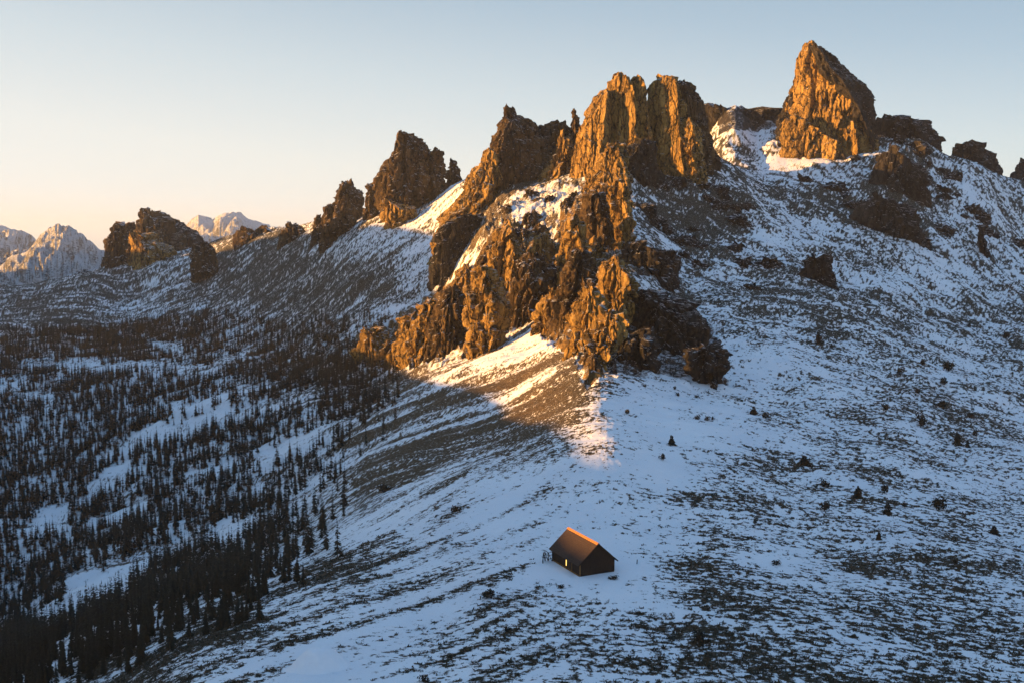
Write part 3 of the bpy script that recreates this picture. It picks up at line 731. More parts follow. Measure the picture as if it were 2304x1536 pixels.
formation('rock_outcrop', 'low dark mound of rock at the far left above the valley', [
    P(rows=[(612,178,196),(618,160,212),(632,140,232),(648,128,242)], d=1180, kd=0.5)], M_dark, 'rock', G_L)
# the sunlit spine; brown rock on some crags puts shadow into their colour
def spine(label, rows, mat=M_rock, **k):
    return formation('rock_crag', label, [dict(rows=rows, **k)], mat, 'crag', G_S)
spine('topmost crag of the spine, touching the fluted rock wall', [(322,1372,1388),(335,1352,1402),(360,1340,1412),(400,1328,1418),(430,1320,1420)], kd=.9, fc=(.4, .4))
spine('long vertical orange fin on the right edge of the spine', [(408,1386,1396),(425,1376,1410),(460,1372,1420),(500,1374,1424),(540,1378,1424),(565,1382,1420)], kd=1.1, fc=(.5, .5))
spine('jumbled crag browned for shadow left of the long vertical fin', [(428,1330,1346),(445,1312,1362),(480,1304,1376),(520,1300,1382),(560,1296,1386)], M_brown, kd=.9, fc=(.3, .3))
spine('narrow orange crag in the middle of the spine', [(482,1284,1296),(505,1272,1312),(550,1260,1326),(600,1254,1330),(640,1250,1330)], kd=.9, fc=(.35, .3))
spine('pointed orange crag standing left of the spine', [(490,1138,1146),(505,1128,1152),(517,1121,1156),(553,1108,1176),(583,1098,1190),(615,1078,1200),(645,1072,1205)], kd=.8, fc=(.35, .3))
spine('round topped knob right of the pointed crag', [(526,1216,1230),(536,1206,1240),(555,1201,1247),(592,1196,1252)], kd=.8, fc=(.2, .2))
spine('big brown crag between the pointed crag and the spine', [(575,1190,1215),(595,1170,1245),(630,1150,1262),(670,1140,1268),(705,1135,1262)], M_brown, kd=.7, fc=(-.4, -.4))
spine('tall orange slab dropping to the snow gully', [(600,1074,1092),(620,1064,1122),(650,1056,1136),(700,1050,1142),(750,1046,1138),(797,1044,1122)], kd=.8, fc=(.25, .2))
spine('small spike at the top of the lower left crags', [(596,1046,1052),(606,1038,1056),(625,1026,1066),(650,1018,1070)], kd=.9, fc=(.2, .2))
spine('broad lower left crag beside the spike', [(640,1008,1024),(655,992,1044),(690,968,1052),(740,955,1056),(797,950,1050)], M_brown, kd=.7, fc=(.2, .1))
spine('orange crag left of the broad lower crag', [(678,956,974),(690,940,990),(720,922,1000),(770,906,1000),(808,900,985)], kd=.7, fc=(.2, .1))
spine('orange crag above the valley trees, near the end of the row', [(708,920,932),(722,902,945),(750,888,952),(800,880,945),(826,876,930)], kd=.7, fc=(.2, .1))
spine('last crag of the row, lit on its left, at the forest edge', [(738,818,842),(748,810,866),(770,800,884),(793,796,892),(812,800,880)], kd=.7, fc=(-.1, .1))
spine('low rounded crag on the slope before the last crag', [(768,872,892),(780,856,912),(800,845,920),(828,838,900)], M_brown, kd=.7, fc=(.1, .1))
spine('crag browned for shadow high on the spine above the brown slope', [(556,1290,1304),(575,1270,1330),(620,1256,1345),(670,1248,1350),(705,1240,1345)], M_brown, kd=.8, fc=(.4, .3))
spine('bright orange crag on the right edge of the spine', [(575,1376,1388),(600,1358,1402),(630,1350,1420),(665,1345,1424),(700,1342,1416),(745,1340,1405)], kd=1.0, fc=(.6, .55))
spine('orange crag between the gully and the bright right crag', [(640,1318,1332),(660,1304,1350),(700,1290,1362),(740,1282,1366),(768,1278,1360)], kd=.8, fc=(.4, .3))
spine('lowest jagged crag at the bottom of the spine', [(700,1358,1378),(722,1340,1398),(755,1328,1402),(785,1322,1388),(815,1318,1368)], kd=.9, fc=(.5, .4))
spine('small orange crag beside the top of the snow gully', [(655,1240,1254),(670,1224,1272),(700,1208,1284),(738,1196,1290)], kd=.7, fc=(.3, .2))
SPINE = [(1376,345),(1392,430),(1385,520),(1330,560),(1370,640),(1330,700),(1362,770),(1338,815),(1295,640),(1300,540),(1345,470)]
SPUR = [(1150,600),(1110,650),(1070,720),(1010,720),(960,760),(910,790),(1100,760),(1180,660),(1220,600),(1160,560)]
for (pts, n_, lab) in ((SPINE, 44, 'small broken crag among the upright rocks of the sunlit spine'), (SPUR, 34, 'small broken crag among the row of lower left crags')):
    for k in range(n_):
        a_ = pts[random.randrange(len(pts))]
        u_ = a_[0] + random.gauss(0, 24); v_ = a_[1] + random.gauss(0, 26)
        w__ = random.uniform(8, 20); h__ = w__ * random.uniform(1.1, 2.6); sk = random.uniform(-.3, .5) * w__
        rows = [(v_ - h__, u_ + sk - 2, u_ + sk + 2), (v_ - h__ * .8, u_ + sk - w__ * .4, u_ + sk + w__ * .4), (v_ - h__ * .45, u_ + sk * .5 - w__ * .75, u_ + sk * .5 + w__ * .7), (v_, u_ - w__, u_ + w__ * .95)]
        formation('rock_crag', lab, [dict(rows=rows, kd=.9, fc=(random.uniform(-.6, .6),) * 2, deep=8)], M_rock if random.random() < .42 else M_brown, 'crag', G_S)  # larger brown share stands for shadow between the crags
HOLLOW = [(1120,445),(1160,455),(1240,445),(1190,500),(1270,470),(1100,560),(1230,560),(1180,540),(1290,520),(1200,620)]  # brown rocks, also darkening the hollow in place of shade
for k in range(18):
    a_ = HOLLOW[k % len(HOLLOW)]
    u_ = a_[0] + random.gauss(0, 18); v_ = a_[1] + random.gauss(0, 14); w__ = random.uniform(10, 30); h__ = w__ * random.uniform(.5, 1.0)
    rows = [(v_ - h__, u_ - 4, u_ + 4), (v_ - h__ * .8, u_ - w__ * .5, u_ + w__ * .5), (v_ - h__ * .4, u_ - w__ * .85, u_ + w__ * .85), (v_, u_ - w__, u_ + w__)]
    formation('rock_crag', 'low brown broken rock in the snowy hollow left of the spine', [dict(rows=rows, kd=.8, fc=(-.4, -.3), deep=8)], M_brown, 'crag', G_S)
# shaded slope
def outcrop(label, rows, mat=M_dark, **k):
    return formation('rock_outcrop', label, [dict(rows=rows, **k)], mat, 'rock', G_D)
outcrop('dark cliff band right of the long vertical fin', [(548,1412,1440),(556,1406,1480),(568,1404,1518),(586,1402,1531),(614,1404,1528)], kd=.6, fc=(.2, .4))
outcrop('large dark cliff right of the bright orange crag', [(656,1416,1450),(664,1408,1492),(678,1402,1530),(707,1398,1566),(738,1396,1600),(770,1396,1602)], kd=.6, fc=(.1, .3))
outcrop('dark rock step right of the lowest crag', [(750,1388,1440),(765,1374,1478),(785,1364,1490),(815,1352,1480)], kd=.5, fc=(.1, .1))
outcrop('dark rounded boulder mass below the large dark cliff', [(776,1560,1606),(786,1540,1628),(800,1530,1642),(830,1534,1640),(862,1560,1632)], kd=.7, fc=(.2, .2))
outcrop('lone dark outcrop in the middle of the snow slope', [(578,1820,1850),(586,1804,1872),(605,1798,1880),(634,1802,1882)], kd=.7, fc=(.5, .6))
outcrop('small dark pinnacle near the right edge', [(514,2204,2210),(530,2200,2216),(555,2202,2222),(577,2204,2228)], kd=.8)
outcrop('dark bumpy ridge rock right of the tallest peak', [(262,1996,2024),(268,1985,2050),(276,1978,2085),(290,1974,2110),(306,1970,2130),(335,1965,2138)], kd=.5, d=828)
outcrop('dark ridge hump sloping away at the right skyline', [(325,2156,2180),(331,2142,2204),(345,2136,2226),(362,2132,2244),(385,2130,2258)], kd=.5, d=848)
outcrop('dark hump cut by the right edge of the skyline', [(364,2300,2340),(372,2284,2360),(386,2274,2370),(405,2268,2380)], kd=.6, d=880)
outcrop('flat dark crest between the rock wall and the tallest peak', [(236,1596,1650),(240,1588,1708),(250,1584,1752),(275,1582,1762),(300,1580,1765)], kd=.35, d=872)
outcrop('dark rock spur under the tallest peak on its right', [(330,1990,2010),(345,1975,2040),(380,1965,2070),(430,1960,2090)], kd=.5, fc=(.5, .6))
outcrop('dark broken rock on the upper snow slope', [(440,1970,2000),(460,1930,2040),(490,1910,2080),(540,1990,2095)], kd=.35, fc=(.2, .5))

LEDGE = [((1500,385),(1700,505),14),((1830,420),(2090,540),16),((1985,300),(2130,400),10),((1890,350),(2060,430),10),((1560,520),(1720,640),7),((2100,420),(2290,560),9),((1430,470),(1560,600),8)]
for (p0_, p1_, n_) in LEDGE:
    for k in range(n_):
        t_ = (k + random.random()) / n_
        u_ = p0_[0] + (p1_[0] - p0_[0]) * t_ + random.gauss(0, 22); v_ = p0_[1] + (p1_[1] - p0_[1]) * t_ + random.gauss(0, 18)
        w__ = random.uniform(10, 34); h__ = random.uniform(5, 12) + w__ * .12; sk = random.uniform(-.3, .4) * w__
        rows = [(v_ - h__, u_ + sk - w__ * .35, u_ + sk + w__ * .35), (v_ - h__ * .75, u_ + sk * .6 - w__ * .75, u_ + sk * .6 + w__ * .75), (v_ - h__ * .3, u_ - w__ * .95, u_ + w__ * .95), (v_, u_ - w__, u_ + w__ * 1.05)]
        formation('rock_ledge', 'low dark rock ledge breaking the snow below the crest, right of the spine', [dict(rows=rows, kd=.8, fc=(random.uniform(-.4, .5),) * 2, deep=6, rough=1.2)], M_dark, 'rock', 'low ledges on the upper right slope')
# ------------------------------------------------------------------ hut
def wood(name, c0, c1, scale, stretch):
    return plain(name, c0, c1, scale, 0.8, stretch, 0.02)
M_wall = wood('dark_boards', (0.010, 0.007, 0.006), (0.040, 0.026, 0.019), 3.0, (6, 6, 0.5))
M_roof = wood('brown_shingles', (0.014, 0.010, 0.009), (0.075, 0.047, 0.035), 9.0, (1, 1, 1))
M_cap = plain('ridge_board_sunlit_orange', (0.34, 0.13, 0.03), (0.46, 0.19, 0.05), 3.0, 0.6, (1, 0.3, 1))  # orange stands for low sun catching the ridge
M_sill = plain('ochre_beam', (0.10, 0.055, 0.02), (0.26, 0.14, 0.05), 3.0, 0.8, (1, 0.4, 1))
M_stone = plain('foundation_stone', (0.02, 0.019, 0.017), (0.07, 0.065, 0.06), 3.0, 0.9)
tg = NT('glowing_board'); tg.b.inputs['Base Color'].default_value = (0.8, 0.5, 0.15, 1)
tg.b.inputs['Emission Color'].default_value = (1.0, 0.58, 0.13, 1); tg.b.inputs['Emission Strength'].default_value = 0.75
M_glow = tg.m  # glow added to a bright yellow board
hut = empty('cabin', HUT, HUT_RZ)
tag(hut, 'small dark wooden cabin with a ridge board coloured orange for sunlight, alone on the snowy meadow', 'cabin')
EH, AH = 2.6, 5.6
OV, OG = 0.55, 0.45
b = MB()
b.add([(0,0,0),(HW,0,0),(HW,0,EH),(HW/2,0,AH-.12),(0,0,EH),(0,HL,0),(HW,HL,0),(HW,HL,EH),(HW/2,HL,AH-.12),(0,HL,EH)],
      [[0,1,2,3,4],[9,8,7,6,5],[0,4,9,5],[1,6,7,2],[4,3,8,9],[3,2,7,8],[0,5,6,1]])
wall = b.build('wall', M_wall, hut)
bd = MB()
x = 0.12
while x < HW - .1:                                     # gable boards
    top = EH + (AH - EH) * (1 - abs(x + .1 - HW / 2) / (HW / 2)) - .28
    dy = random.uniform(.015, .04)
    bd.box((x, -dy, 0.28), (x + .2, -.003, top)); x += .225
y = 0.12
while y < HL - .1:
    dx = random.uniform(.015, .04)
    bd.box((-dx, y, 0.30), (-.003, y + .2, EH - .18)); bd.box((HW + .003, y, 0.28), (HW + dx, y + .2, EH - .18)); y += .225
bd.build('cladding', M_wall, wall)
f = MB(); f.box((-.14, -.14, -1.6), (HW + .14, HL + .14, 0.0)); f.build('foundation', M_stone, hut, .03)
def roof_half(sgn):
    m = MB()
    sl = (AH - EH) / (HW / 2); nrow = 15
    xe = HW / 2 + OV; ln = xe
    for k in range(nrow):
        a0 = ln * k / nrow; a1 = ln * (k + 1) / nrow + .10
        lift0 = .13; lift1 = .065
        cols = 34; Lr = HL + 2 * OG
        for c in range(cols):
            y0 = -OG + Lr * c / cols + .006; y1 = -OG + Lr * (c + 1) / cols - .006
            jit = random.uniform(-.018, .018); ja = random.uniform(0, .05)
            xa, xb = HW / 2 + sgn * a0, HW / 2 + sgn * min(a1 + ja, ln + .12)
            za, zb = AH - sl * a0 + lift1 + jit, AH - sl * min(a1 + ja, ln + .12) + lift0 + jit
            P8 = [(xa, y0, za - .05), (xb, y0, zb - .05), (xb, y1, zb - .05), (xa, y1, za - .05), (xa, y0, za), (xb, y0, zb), (xb, y1, zb), (xa, y1, za)]
            m.hexa(P8 if sgn > 0 else [P8[1], P8[0], P8[3], P8[2], P8[5], P8[4], P8[7], P8[6]])
    z0 = AH; z1 = AH - sl * ln
    P8 = [(HW/2, -OG + .01, z0 - .10), (HW/2 + sgn*ln, -OG + .01, z1 - .10), (HW/2 + sgn*ln, HL + OG - .01, z1 - .10), (HW/2, HL + OG - .01, z0 - .10)]
    P8 = P8 + [(p[0], p[1], p[2] + .085) for p in P8]
    m.hexa(P8 if sgn > 0 else [P8[1], P8[0], P8[3], P8[2], P8[5], P8[4], P8[7], P8[6]])
    return m
roof = roof_half(-1).build('roof', M_roof, hut)
roof_half(1).build('roof', M_roof, hut)
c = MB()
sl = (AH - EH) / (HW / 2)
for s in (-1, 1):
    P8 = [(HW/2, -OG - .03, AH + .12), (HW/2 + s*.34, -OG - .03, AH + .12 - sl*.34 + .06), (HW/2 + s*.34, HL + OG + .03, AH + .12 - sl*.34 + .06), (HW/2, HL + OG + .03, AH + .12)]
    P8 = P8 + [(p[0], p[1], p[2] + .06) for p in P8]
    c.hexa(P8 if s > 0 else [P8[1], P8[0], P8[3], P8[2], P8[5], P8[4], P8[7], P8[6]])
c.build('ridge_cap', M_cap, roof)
for s, yb in ((-1, -OG - .06), (1, -OG - .06)):
    m = MB(); ln = HW / 2 + OV
    P8 = [(HW/2, yb, AH - .16), (HW/2 + s*ln, yb, AH - .16 - sl*ln), (HW/2 + s*ln, yb + .05, AH - .16 - sl*ln), (HW/2, yb + .05, AH - .16)]
    P8 = P8 + [(p[0], p[1], p[2] + .2) for p in P8]
    m.hexa(P8 if s > 0 else [P8[1], P8[0], P8[3], P8[2], P8[5], P8[4], P8[7], P8[6]])
    m.build('barge_board', M_wall, hut)
m = MB(); m.box((-.20, -.06, 0.02), (-.045, HL + .06, .26)); m.build('base_beam', M_sill, hut, .02)  # ochre puts the sunlit line along the base into colour
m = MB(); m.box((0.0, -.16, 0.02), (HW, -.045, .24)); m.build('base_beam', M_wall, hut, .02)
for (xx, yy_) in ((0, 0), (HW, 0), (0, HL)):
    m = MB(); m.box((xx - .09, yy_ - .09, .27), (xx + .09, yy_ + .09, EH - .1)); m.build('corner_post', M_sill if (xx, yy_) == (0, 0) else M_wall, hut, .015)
# door and a framed strip, a bright board made to glow, on the long wall
m = MB(); m.box((-.075, 3.0, .27), (-.045, 4.0, 2.15)); dr = m.build('door', M_wall, hut)
for (y0, y1, z0, z1) in ((2.92, 3.0, .27, 2.23), (4.0, 4.08, .27, 2.23), (3.0, 4.0, 2.15, 2.23)):
    m = MB(); m.box((-.10, y0, z0), (-.046, y1, z1)); m.build('door_frame', M_sill, dr)
m = MB(); m.box((-.12, 3.85, 1.1), (-.076, 3.9, 1.25)); m.build('handle', M_stone, dr)
wn = MB()
for (y0, y1, z0, z1) in ((4.86, 4.92, .55, 1.78), (5.2, 5.26, .55, 1.78), (4.92, 5.2, 1.72, 1.78), (4.92, 5.2, .55, .61)):
    wn.box((-.11, y0, z0), (-.046, y1, z1))
w_ = wn.build('strip_frame', M_sill, hut)
m = MB(); m.box((-.10, 4.92, .61), (-.05, 5.2, 1.72)); m.build('glow_strip', M_glow, w_)
# vent in the gable
m = MB()
for k in range(4): m.box((HW/2 - .3, -.075, 3.5 + k*.12), (HW/2 + .3, -.045, 3.57 + k*.12))
m.build('vent', M_wall, hut)
# brush fence and rails beside the hut
fz = lambda a, bb: H(hut_pt(a, bb)[0], hut_pt(a, bb)[1]) - HUT[2]
fence = empty('rail_fence', hut_pt(-1.2, HL - 1.0, float(fz(-1.2, HL - 1.0))), HUT_RZ)
tag(fence, 'crooked brown rail fence joined to the back left corner of the cabin', 'fence')
fo = (-1.2, HL - 1.0, float(fz(-1.2, HL - 1.0)))
posts = [(-.3, 10.1), (-.95, 10.5), (-1.6, 10.5), (-2.3, 10.2), (-2.7, 9.3)]
tops = []
for (a, bb) in posts:
    z0 = float(fz(a, bb)) - fo[2]
    m = MB(); h = random.uniform(1.5, 1.95); lx, ly = random.uniform(-.2, .2), random.uniform(-.2, .2)
    p0 = (a - fo[0], bb - fo[1], z0 - .4); p1 = (a - fo[0] + lx, bb - fo[1] + ly, z0 + h)
    m.bar(p0, p1, .10, .07); m.build('post', M_bark, fence); tops.append((p0, p1))
for q in range(len(tops) - 1):
    for t in (.45, .72, .97):
        A_ = [tops[q][0][k] + (tops[q][1][k] - tops[q][0][k]) * t for k in range(3)]; B_ = [tops[q + 1][0][k] + (tops[q + 1][1][k] - tops[q + 1][0][k]) * (t + random.uniform(-.12, .12)) for k in range(3)]
        e_ = [(B_[k] - A_[k]) * .12 for k in range(3)]
        m = MB(); m.bar([A_[k] - e_[k] for k in range(3)], [B_[k] + e_[k] for k in range(3)], .065, .05); m.build('rail', M_bark, fence)
for q in range(len(tops) - 1):
    m = MB(); m.bar(tops[q][0], tops[q + 1][1], .055, .045); m.build('brace', M_bark, fence)
def ground_pt(u, v):
    p = hit(u, v); p[2] = float(H(p[0], p[1])); return p
p = ground_pt(1433, 1268)
m = MB(); m.bar((0, 0, -.3), (0.05, 0, .75), .09, .08, 8); m.bar((0.05, 0, .75), (.06, 0, .80), .10, .05, 8)
st = m.build('stump_post', M_bark); st.location = p
tag(st, 'short dark post in the snow right of the cabin', 'post')

# rounded snow mound at the bottom edge
p = ground_pt(715, 1500)
nt_, nr_ = 64, 30
Vm = []
for i in range(nr_ + 1):
    q = i / nr_ * 1.6
    for k in range(nt_):
        a = 2 * math.pi * k / nt_
        r = q * 3.5 * (1 + .12 * math.sin(a * 2 + 1) + .06 * math.sin(a * 3))
        Vm.append((r * math.cos(a), r * .9 * math.sin(a), 2.7 * math.exp(-(q * 1.15) ** 3.2) * (1 + .12 * q * math.cos(a + 1)) - .25 * q))
Vm = np.array(Vm)
gz = H(Vm[:, 0] + p[0], Vm[:, 1] + p[1]) - p[2]
Vm[:, 2] += gz + .12 * fbm2(Vm[:, 0] / 1.4, Vm[:, 1] / 1.4, 3, 77)
i = np.arange((nr_ + 1) * nt_).reshape(nr_ + 1, nt_); i2 = np.roll(i, -1, 1)
mo = obj_np('snow_mound', Vm, np.stack([i[:-1], i[1:], i2[1:], i2[:-1]], -1).reshape(-1, 4), M_snow, smooth=True)
mo.location = p
tag(mo, 'smooth rounded white snow mound at the bottom edge', 'snow mound')

# ------------------------------------------------------------------ trees
def spruce_crown(seed, h, levels, per, w=0.105, sub=True):
    """drooping branch sprays as small ragged faces through the crown"""
    r = np.random.default_rng(seed); V = []; F = []
    asym = r.uniform(0, 6.28)
    for L in range(levels):
        t = (L + r.uniform(-.3, .3)) / levels
        t = min(max(t, 0), .985)
        z = h * (0.10 + 0.90 * t)
        rad = h * w * (1 - t) ** 0.85 * (0.75 + .5 * r.random()) + .10
        if r.random() < .07: rad *= .5
        n = per if t < .8 else max(3, per - 2)
        a0 = r.uniform(0, 6.28)
        for k in range(n):
            a = a0 + 6.283 * k / n + r.uniform(-.35, .35)
            q = rad * r.uniform(.65, 1.25) * (1 + .2 * math.cos(a - asym))
            dz = -q * r.uniform(.25, .65)
            ca, sa = math.cos(a), math.sin(a); wd = q * r.uniform(.26, .42)
            b0 = len(V)
            V += [(0, 0, z + .12 * q), (ca * q * .55 - sa * wd, sa * q * .55 + ca * wd, z + dz * .5 - .05 * h / levels), (ca * q, sa * q, z + dz),
                  (ca * q * .55 + sa * wd, sa * q * .55 - ca * wd, z + dz * .5 - .05 * h / levels)]
            F += [(b0, b0 + 1, b0 + 2), (b0, b0 + 2, b0 + 3)]
            if sub:
                b0 = len(V)
                V += [(ca * q * .15, sa * q * .15, z + .02), (ca * q * .8, sa * q * .8, z + dz * .8 + .02), (ca * q * .6, sa * q * .6, z + dz * .6 - .28 * q - .1)]
                F += [(b0, b0 + 1, b0 + 2)]
    b0 = len(V)
    tip = h * 1.015
    V += [(0, 0, tip), (.05 * h * .2, 0, h * .9), (-.03 * h * .2, .05 * h * .2, h * .9), (-.03 * h * .2, -.05 * h * .2, h * .9)]
    F += [(b0, b0 + 1, b0 + 2), (b0, b0 + 2, b0 + 3), (b0, b0 + 3, b0 + 1)]
    return np.array(V), np.array(F)
TREE = ["2366432250", "5545446650", "7777665430", "9877764200", "9987765200", "8777766100", "8447860000", "8886200000", "6300000000"]
TGR = np.array([[int(c) for c in r] + [0, 0] for r in TREE], float) / 9
NT_ = 26000
tx = []
# candidates evenly over the valley floor
ct = rng.uniform(R(-29), R(-4), NT_ * 4); cr = np.sqrt(rng.uniform(170 ** 2, 1000 ** 2, NT_ * 4))
cxx, cyy = cr * np.sin(ct), cr * np.cos(ct); czz = H(cxx, cyy)
cu, cv = bearing(cxx, cyy, czz + 3.5)
cu2 = cu + 40 * n2(cxx / 20, cyy / 20, 61); cv2 = cv + 22 * n2(cxx / 20, cyy / 20, 62)
td = bil(48 + 96 * np.arange(12), 720 + 96 * np.arange(9), TGR, cu2, cv2)
LANES = [(60,820,470,832,13),(470,832,560,792,12),(400,925,600,865,12),(360,985,700,885,15),(600,1032,720,982,20),(270,1275,560,1182,18),(80,1400,250,1330,22),
         (150,1345,330,1255,15),(560,1182,700,1112,12),(60,1190,140,1160,22),(220,1100,280,1060,20),(280,1012,360,962,15),(0,880,120,900,10),(350,780,400,790,14),(180,1190,330,1130,12),(430,1080,520,1050,14)]
_, cvb = bearing(cxx, cyy, czz)
cub = cu + 16 * n2(cxx / 9, cyy / 9, 65); cvb = cvb + 14 * n2(cxx / 9, cyy / 9, 66)
lane = np.ones(len(cu))
for (a0, b0, a1, b1, wl) in LANES:
    L2 = (a1 - a0) ** 2 + (b1 - b0) ** 2
    t_ = np.clip(((cub - a0) * (a1 - a0) + (cvb - b0) * (b1 - b0)) / L2, 0, 1)
    dd = np.hypot(cub - a0 - t_ * (a1 - a0), (cvb - b0 - t_ * (b1 - b0)))
    lane *= sstep(wl * .55, wl * 1.45, dd)
td = np.where(cv2 < 700, 0, td) * lane * (0.62 + 0.38 * sstep(260, 560, cr))
clump = sstep(-.35, .40, n2(cxx / 16, cyy / 16, 63) + .5 * n2(cxx / 6, cyy / 6, 64))
# rows of firs that cross the clearings stay apart: bare snow lanes of the photograph
ok = (rng.random(len(td)) < td ** 1.25 * (0.24 + .76 * clump) * 1.75) & (cu > -90)
cand = np.stack([cxx, cyy, czz], -1)[ok]
print('tree candidates', len(cand))
order = np.argsort(cand[:, 1]); cand = cand[order]
keep = []
cells = {}
for q in cand:
    k = (int(q[0] // 1.5), int(q[1] // 1.5))
    if k in cells: continue
    cells[k] = 1; keep.append(q)
cand = np.array(keep)
print('trees', len(cand))
near, rest = cand[:300], cand[300:]
rest = rest[np.sort(rng.permutation(len(rest))[:10500])]
TV = []
for s in range(6):
    h = 10.0
    Vc, Fc = spruce_crown(500 + s, h, 30, 8, w=random.uniform(.11, .16))
    tr = MB(); tr.bar((0, 0, -.8), (0, 0, h * .5), .16, .10, 7); tr.bar((0, 0, h * .5), (0, 0, h * .97), .10, .02, 6)
    TV.append((mesh_np('crown', Vc, Fc, M_needle), tr.mesh('trunk', M_bark)))
protos = []
for cm, tm in TV:
    protos.append((bpy.data.objects.new('crown', cm), bpy.data.objects.new('trunk', tm)))
TL = ['dark spruce in the front stand at the bottom left edge', 'dark spruce in the stand along the lower edge of the forest', 'dark slender spruce crowded in the middle of the near forest']
for i, q in enumerate(near):
    e = empty('spruce_tree', q, random.uniform(0, 6.28))
    u_, v_ = bearing(*q)
    tag(e, TL[0] if u_ < 200 else TL[1] if v_ > 1250 else TL[2], 'tree', 'spruces of the near forest edge')
    s = random.uniform(.38, .70) * (1.0 if random.random() > .15 else .6)
    e.scale = (s * random.uniform(.85, 1.1), s * random.uniform(.85, 1.1), s)
    for src in protos[i % 6]:
        o = src.copy(); o.parent = e; col.objects.link(o)
# the rest of the forest reads as one mass
lows = []
for s in range(8):
    Vc, Fc = spruce_crown(700 + s, 10.0, 17, 6, w=random.uniform(.11, .15), sub=False)
    b0 = len(Vc)
    Vt = np.array([(.16, 0, -1), (-.08, .14, -1), (-.08, -.14, -1), (0, 0, 9)]); Ft = np.array([(0, 1, 3), (1, 2, 3), (2, 0, 3)]) + b0
    lows.append((np.concatenate([Vc, Vt]), np.concatenate([Fc, Ft])))
VV, FF, off = [], [], 0
for q in rest:
    Vc, Fc = lows[rng.integers(8)]
    a = rng.uniform(0, 6.28); s = rng.uniform(.55, .98) * (1.0 if rng.random() > .2 else .6); c_, s_ = math.cos(a), math.sin(a)
    sw = s * rng.uniform(.8, 1.15)
    P_ = np.stack([(Vc[:, 0] * c_ - Vc[:, 1] * s_) * sw + q[0], (Vc[:, 0] * s_ + Vc[:, 1] * c_) * sw + q[1], Vc[:, 2] * s + q[2]], -1)
    VV.append(P_); FF.append(Fc + off); off += len(Vc)
fo_ = obj_np('forest', np.concatenate(VV), np.concatenate(FF), M_needle)
tag(fo_, 'dense dark spruce forest covering the valley floor on the left', 'forest', None, 'stuff')

# ------------------------------------------------------------------ shrubs and heather
def bush_mesh(seed, n=170, tall=1.0):
    r = np.random.default_rng(seed); V = []; F = []
    lobes = [(r.uniform(-.45, .45), r.uniform(-.4, .4), r.uniform(.25, .6) * tall, r.uniform(.28, .45)) for _ in range(6)]
    for k in range(n):
        lx, ly, lz, lr = lobes[r.integers(6)]
        d = r.normal(size=3); d /= np.linalg.norm(d); rr = lr * r.uniform(.4, 1.05)
        c = np.array([lx, ly, lz]) + d * rr * np.array([1, 1, tall]); c[2] = max(c[2], 0.0)
        s = r.uniform(.07, .17); a = r.normal(size=3); a /= np.linalg.norm(a); b_ = np.cross(a, d); b_ /= np.linalg.norm(b_) + 1e-6
        b0 = len(V); V += [c - a * s, c + a * s, c + b_ * s * 1.5 + d * s * .6]; F.append((b0, b0 + 1, b0 + 2))
    for k in range(9):
        a = r.uniform(0, 6.28); b0 = len(V); q = r.uniform(.2, .6)
        V += [np.array([.03, 0, -.3]), np.array([-.03, .03, -.3]), np.array([math.cos(a) * q, math.sin(a) * q, r.uniform(.4, .9) * tall])]; F.append((b0, b0 + 1, b0 + 2))
    return np.array(V), np.array(F)
bm_ = []
for s in range(4): bm_.append(mesh_np('shrub', *bush_mesh(900 + s), M_bush))
for s in range(3):
    Vc, Fc = spruce_crown(950 + s, 1.6, 13, 7, w=.26); bm_.append(mesh_np('shrub', Vc - np.array([0, 0, .12]), Fc, M_bush))
SHRUBS = [ # sighting of the foot, height and width in photograph pixels, mesh, label or None
 (1841,772,32,26,0,'large dark shrub on the snow slope below the lone dark outcrop'),(1871,782,14,10,4,None),(1510,1000,30,20,4,'dark upright shrub on the snow right of the spine foot'),
 (1490,1034,20,18,1,None),(1569,943,16,16,2,None),(1592,946,16,16,3,None),(1604,946,12,10,1,None),(1696,932,26,20,4,None),(1722,940,20,20,2,None),
 (1808,1042,26,30,4,'dark spreading shrub right of the sunlit snow patch'),(1930,1118,36,24,5,'pointed young spruce on the right meadow, left of a similar one'),
 (1996,1156,36,26,6,'pointed young spruce on the right meadow, right of a similar one'),(1992,1108,30,22,1,None),
 (2112,1142,36,44,2,'broadest dark bush on the right side of the meadow'),(2073,956,36,30,0,'tall dark bush on the upper right slope'),(2153,998,38,22,5,'slim dark young spruce near the right edge'),
 (2177,1006,24,14,6,None),(2134,832,28,36,1,None),(2122,864,24,22,2,None),(2181,738,16,12,3,None),(2263,758,14,22,0,None),(2075,818,16,14,4,None),
 (1977,1214,26,16,5,None),(1855,1146,26,34,1,None),(1855,1094,22,28,2,None),(1412,930,16,16,3,None),(1525,892,12,12,0,None),(1518,876,12,10,1,None),
 (2024,842,22,20,2,None),(2063,884,18,18,3,None),(1992,920,18,22,0,None),(2036,1140,18,20,1,None),(2194,980,20,18,2,None),(2185,940,18,22,3,None),(2120,918,24,34,0,None),
 (1577,1456,52,44,1,'biggest dark bush in the foreground right of the cabin'),(1140,1420,18,22,2,'small dark bush in the foreground below the cabin fence'),(953,1534,26,30,3,'brown bush at the bottom edge right of the snow mound'),
 (1277,1480,14,18,0,None),(1103,1345,24,56,1,'wide low bush on the slope left below the cabin'),(866,1105,24,40,2,None),(1025,1150,20,26,3,None),
 (2235,1200,24,26,4,None),(1745,1270,14,30,1,None),(1380,1302,9,34,2,'flat grass tuft in the snow at the front right of the cabin'),(1262,1322,10,24,3,None),(2150,1268,14,20,0,None)]
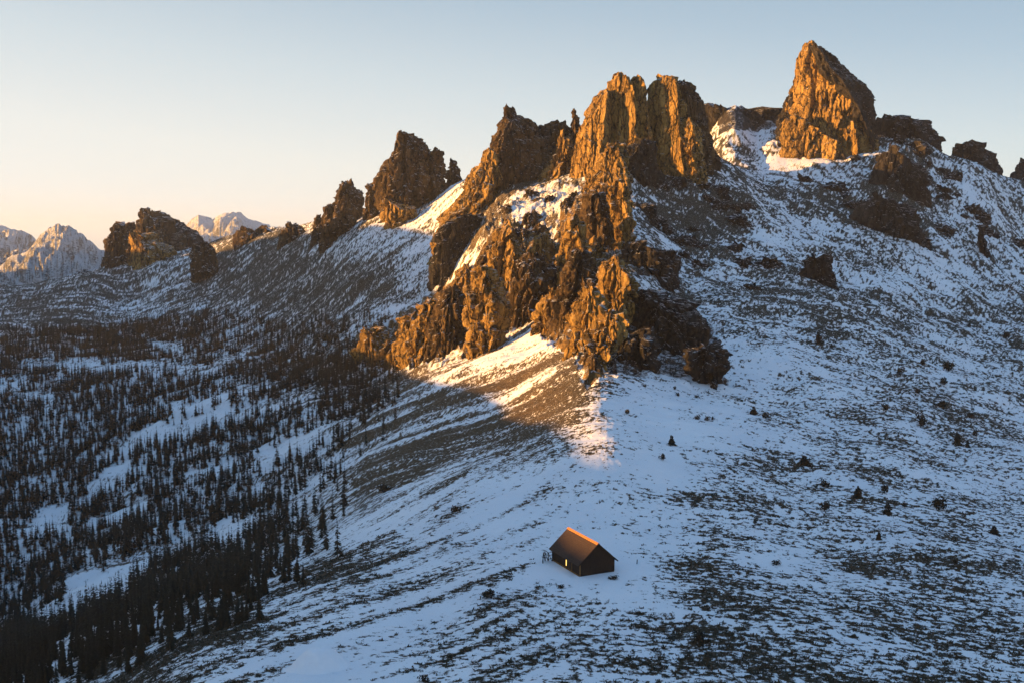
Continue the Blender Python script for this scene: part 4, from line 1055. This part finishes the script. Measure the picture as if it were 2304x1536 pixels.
for (u, v, hp, wp, k, lab) in SHRUBS:
    p = ground_pt(u, v); m = p[1] / FPX
    o = bpy.data.objects.new('shrub', bm_[k]); col.objects.link(o)
    o.location = p; o.rotation_euler = (0, 0, random.uniform(0, 6.28))
    hh = 1.6 if k >= 4 else 1.05; ww = .75 if k >= 4 else 1.5
    o.scale = (.85 * wp * m / ww, .85 * wp * m / ww, .85 * hp * m / hh)
    if lab is None:
        lab = ('little dark bush high on the shaded snow slope' if v < 900 else 'little dark bush among heather on the right meadow' if u > 1400 else 'little dark bush on the snow slope falling to the left')
    tag(o, lab, 'bush', 'shrubs scattered over the snow')
# heather and grass clumps poking out of the snow, too many to count
wgt = np.clip(veg - .52, 0, .5) * inv * (RG < 470)
wgt = wgt * (TG > R(-27)) * sstep(480, 380, RG) * (np.abs(TG) < R(27))
wf = wgt.ravel(); wf = wf / wf.sum()
NTUFT = 60000
pick = rng.choice(len(wf), NTUFT, p=wf)
tp = V[pick] + np.stack([rng.normal(0, .25, NTUFT), rng.normal(0, .4, NTUFT), np.zeros(NTUFT)], -1)
tp[:, 2] = H(tp[:, 0], tp[:, 1])
NB = 5
sz = rng.uniform(.10, .34, NTUFT)[:, None] * (0.6 + .9 * (rng.random((NTUFT, 1)) ** 2))
sz *= np.where(brown.ravel()[pick] > .5, .6, 1.0)[:, None]
ang = rng.uniform(0, 6.28, (NTUFT, NB)); lean = rng.uniform(.2, 1.3, (NTUFT, NB)) * sz; hgt = rng.uniform(.35, 1.0, (NTUFT, NB)) * sz; wd = rng.uniform(.25, .55, (NTUFT, NB)) * sz
rad0 = rng.uniform(0, .7, (NTUFT, NB)) * sz
ca, sa = np.cos(ang), np.sin(ang)
A0 = np.stack([tp[:, 0:1] + ca * rad0 - sa * wd, tp[:, 1:2] + sa * rad0 + ca * wd, tp[:, 2:3] - .06 + 0 * ca], -1)
A1 = np.stack([tp[:, 0:1] + ca * rad0 + sa * wd, tp[:, 1:2] + sa * rad0 - ca * wd, tp[:, 2:3] - .06 + 0 * ca], -1)
A2 = np.stack([tp[:, 0:1] + ca * (rad0 + lean), tp[:, 1:2] + sa * (rad0 + lean), tp[:, 2:3] + hgt], -1)
VT = np.stack([A0, A1, A2], 2).reshape(-1, 3)
tag(obj_np('heather', VT, np.arange(len(VT)).reshape(-1, 3), M_tuft), 'dark heather and grass clumps poking through the snow', 'heather', None, 'stuff')

# ------------------------------------------------------------------ haze
hz = MB(); hz.box((-9000, -2500, -400), (9000, 11000, 262))
hm = bpy.data.materials.new('haze_air'); hm.use_nodes = True
ht = hm.node_tree
for n in list(ht.nodes): ht.nodes.remove(n)
ho = ht.nodes.new('ShaderNodeOutputMaterial'); hv = ht.nodes.new('ShaderNodeVolumePrincipled')
hv.inputs['Color'].default_value = (0.86, 0.90, 0.96, 1); hv.inputs['Density'].default_value = 0.000045
hv.inputs['Anisotropy'].default_value = 0.2
ht.links.new(hv.outputs[0], ho.inputs['Volume'])
haze = hz.build('haze', hm)
tag(haze, 'thin dusk haze filling the valley air', 'haze', None, 'stuff')
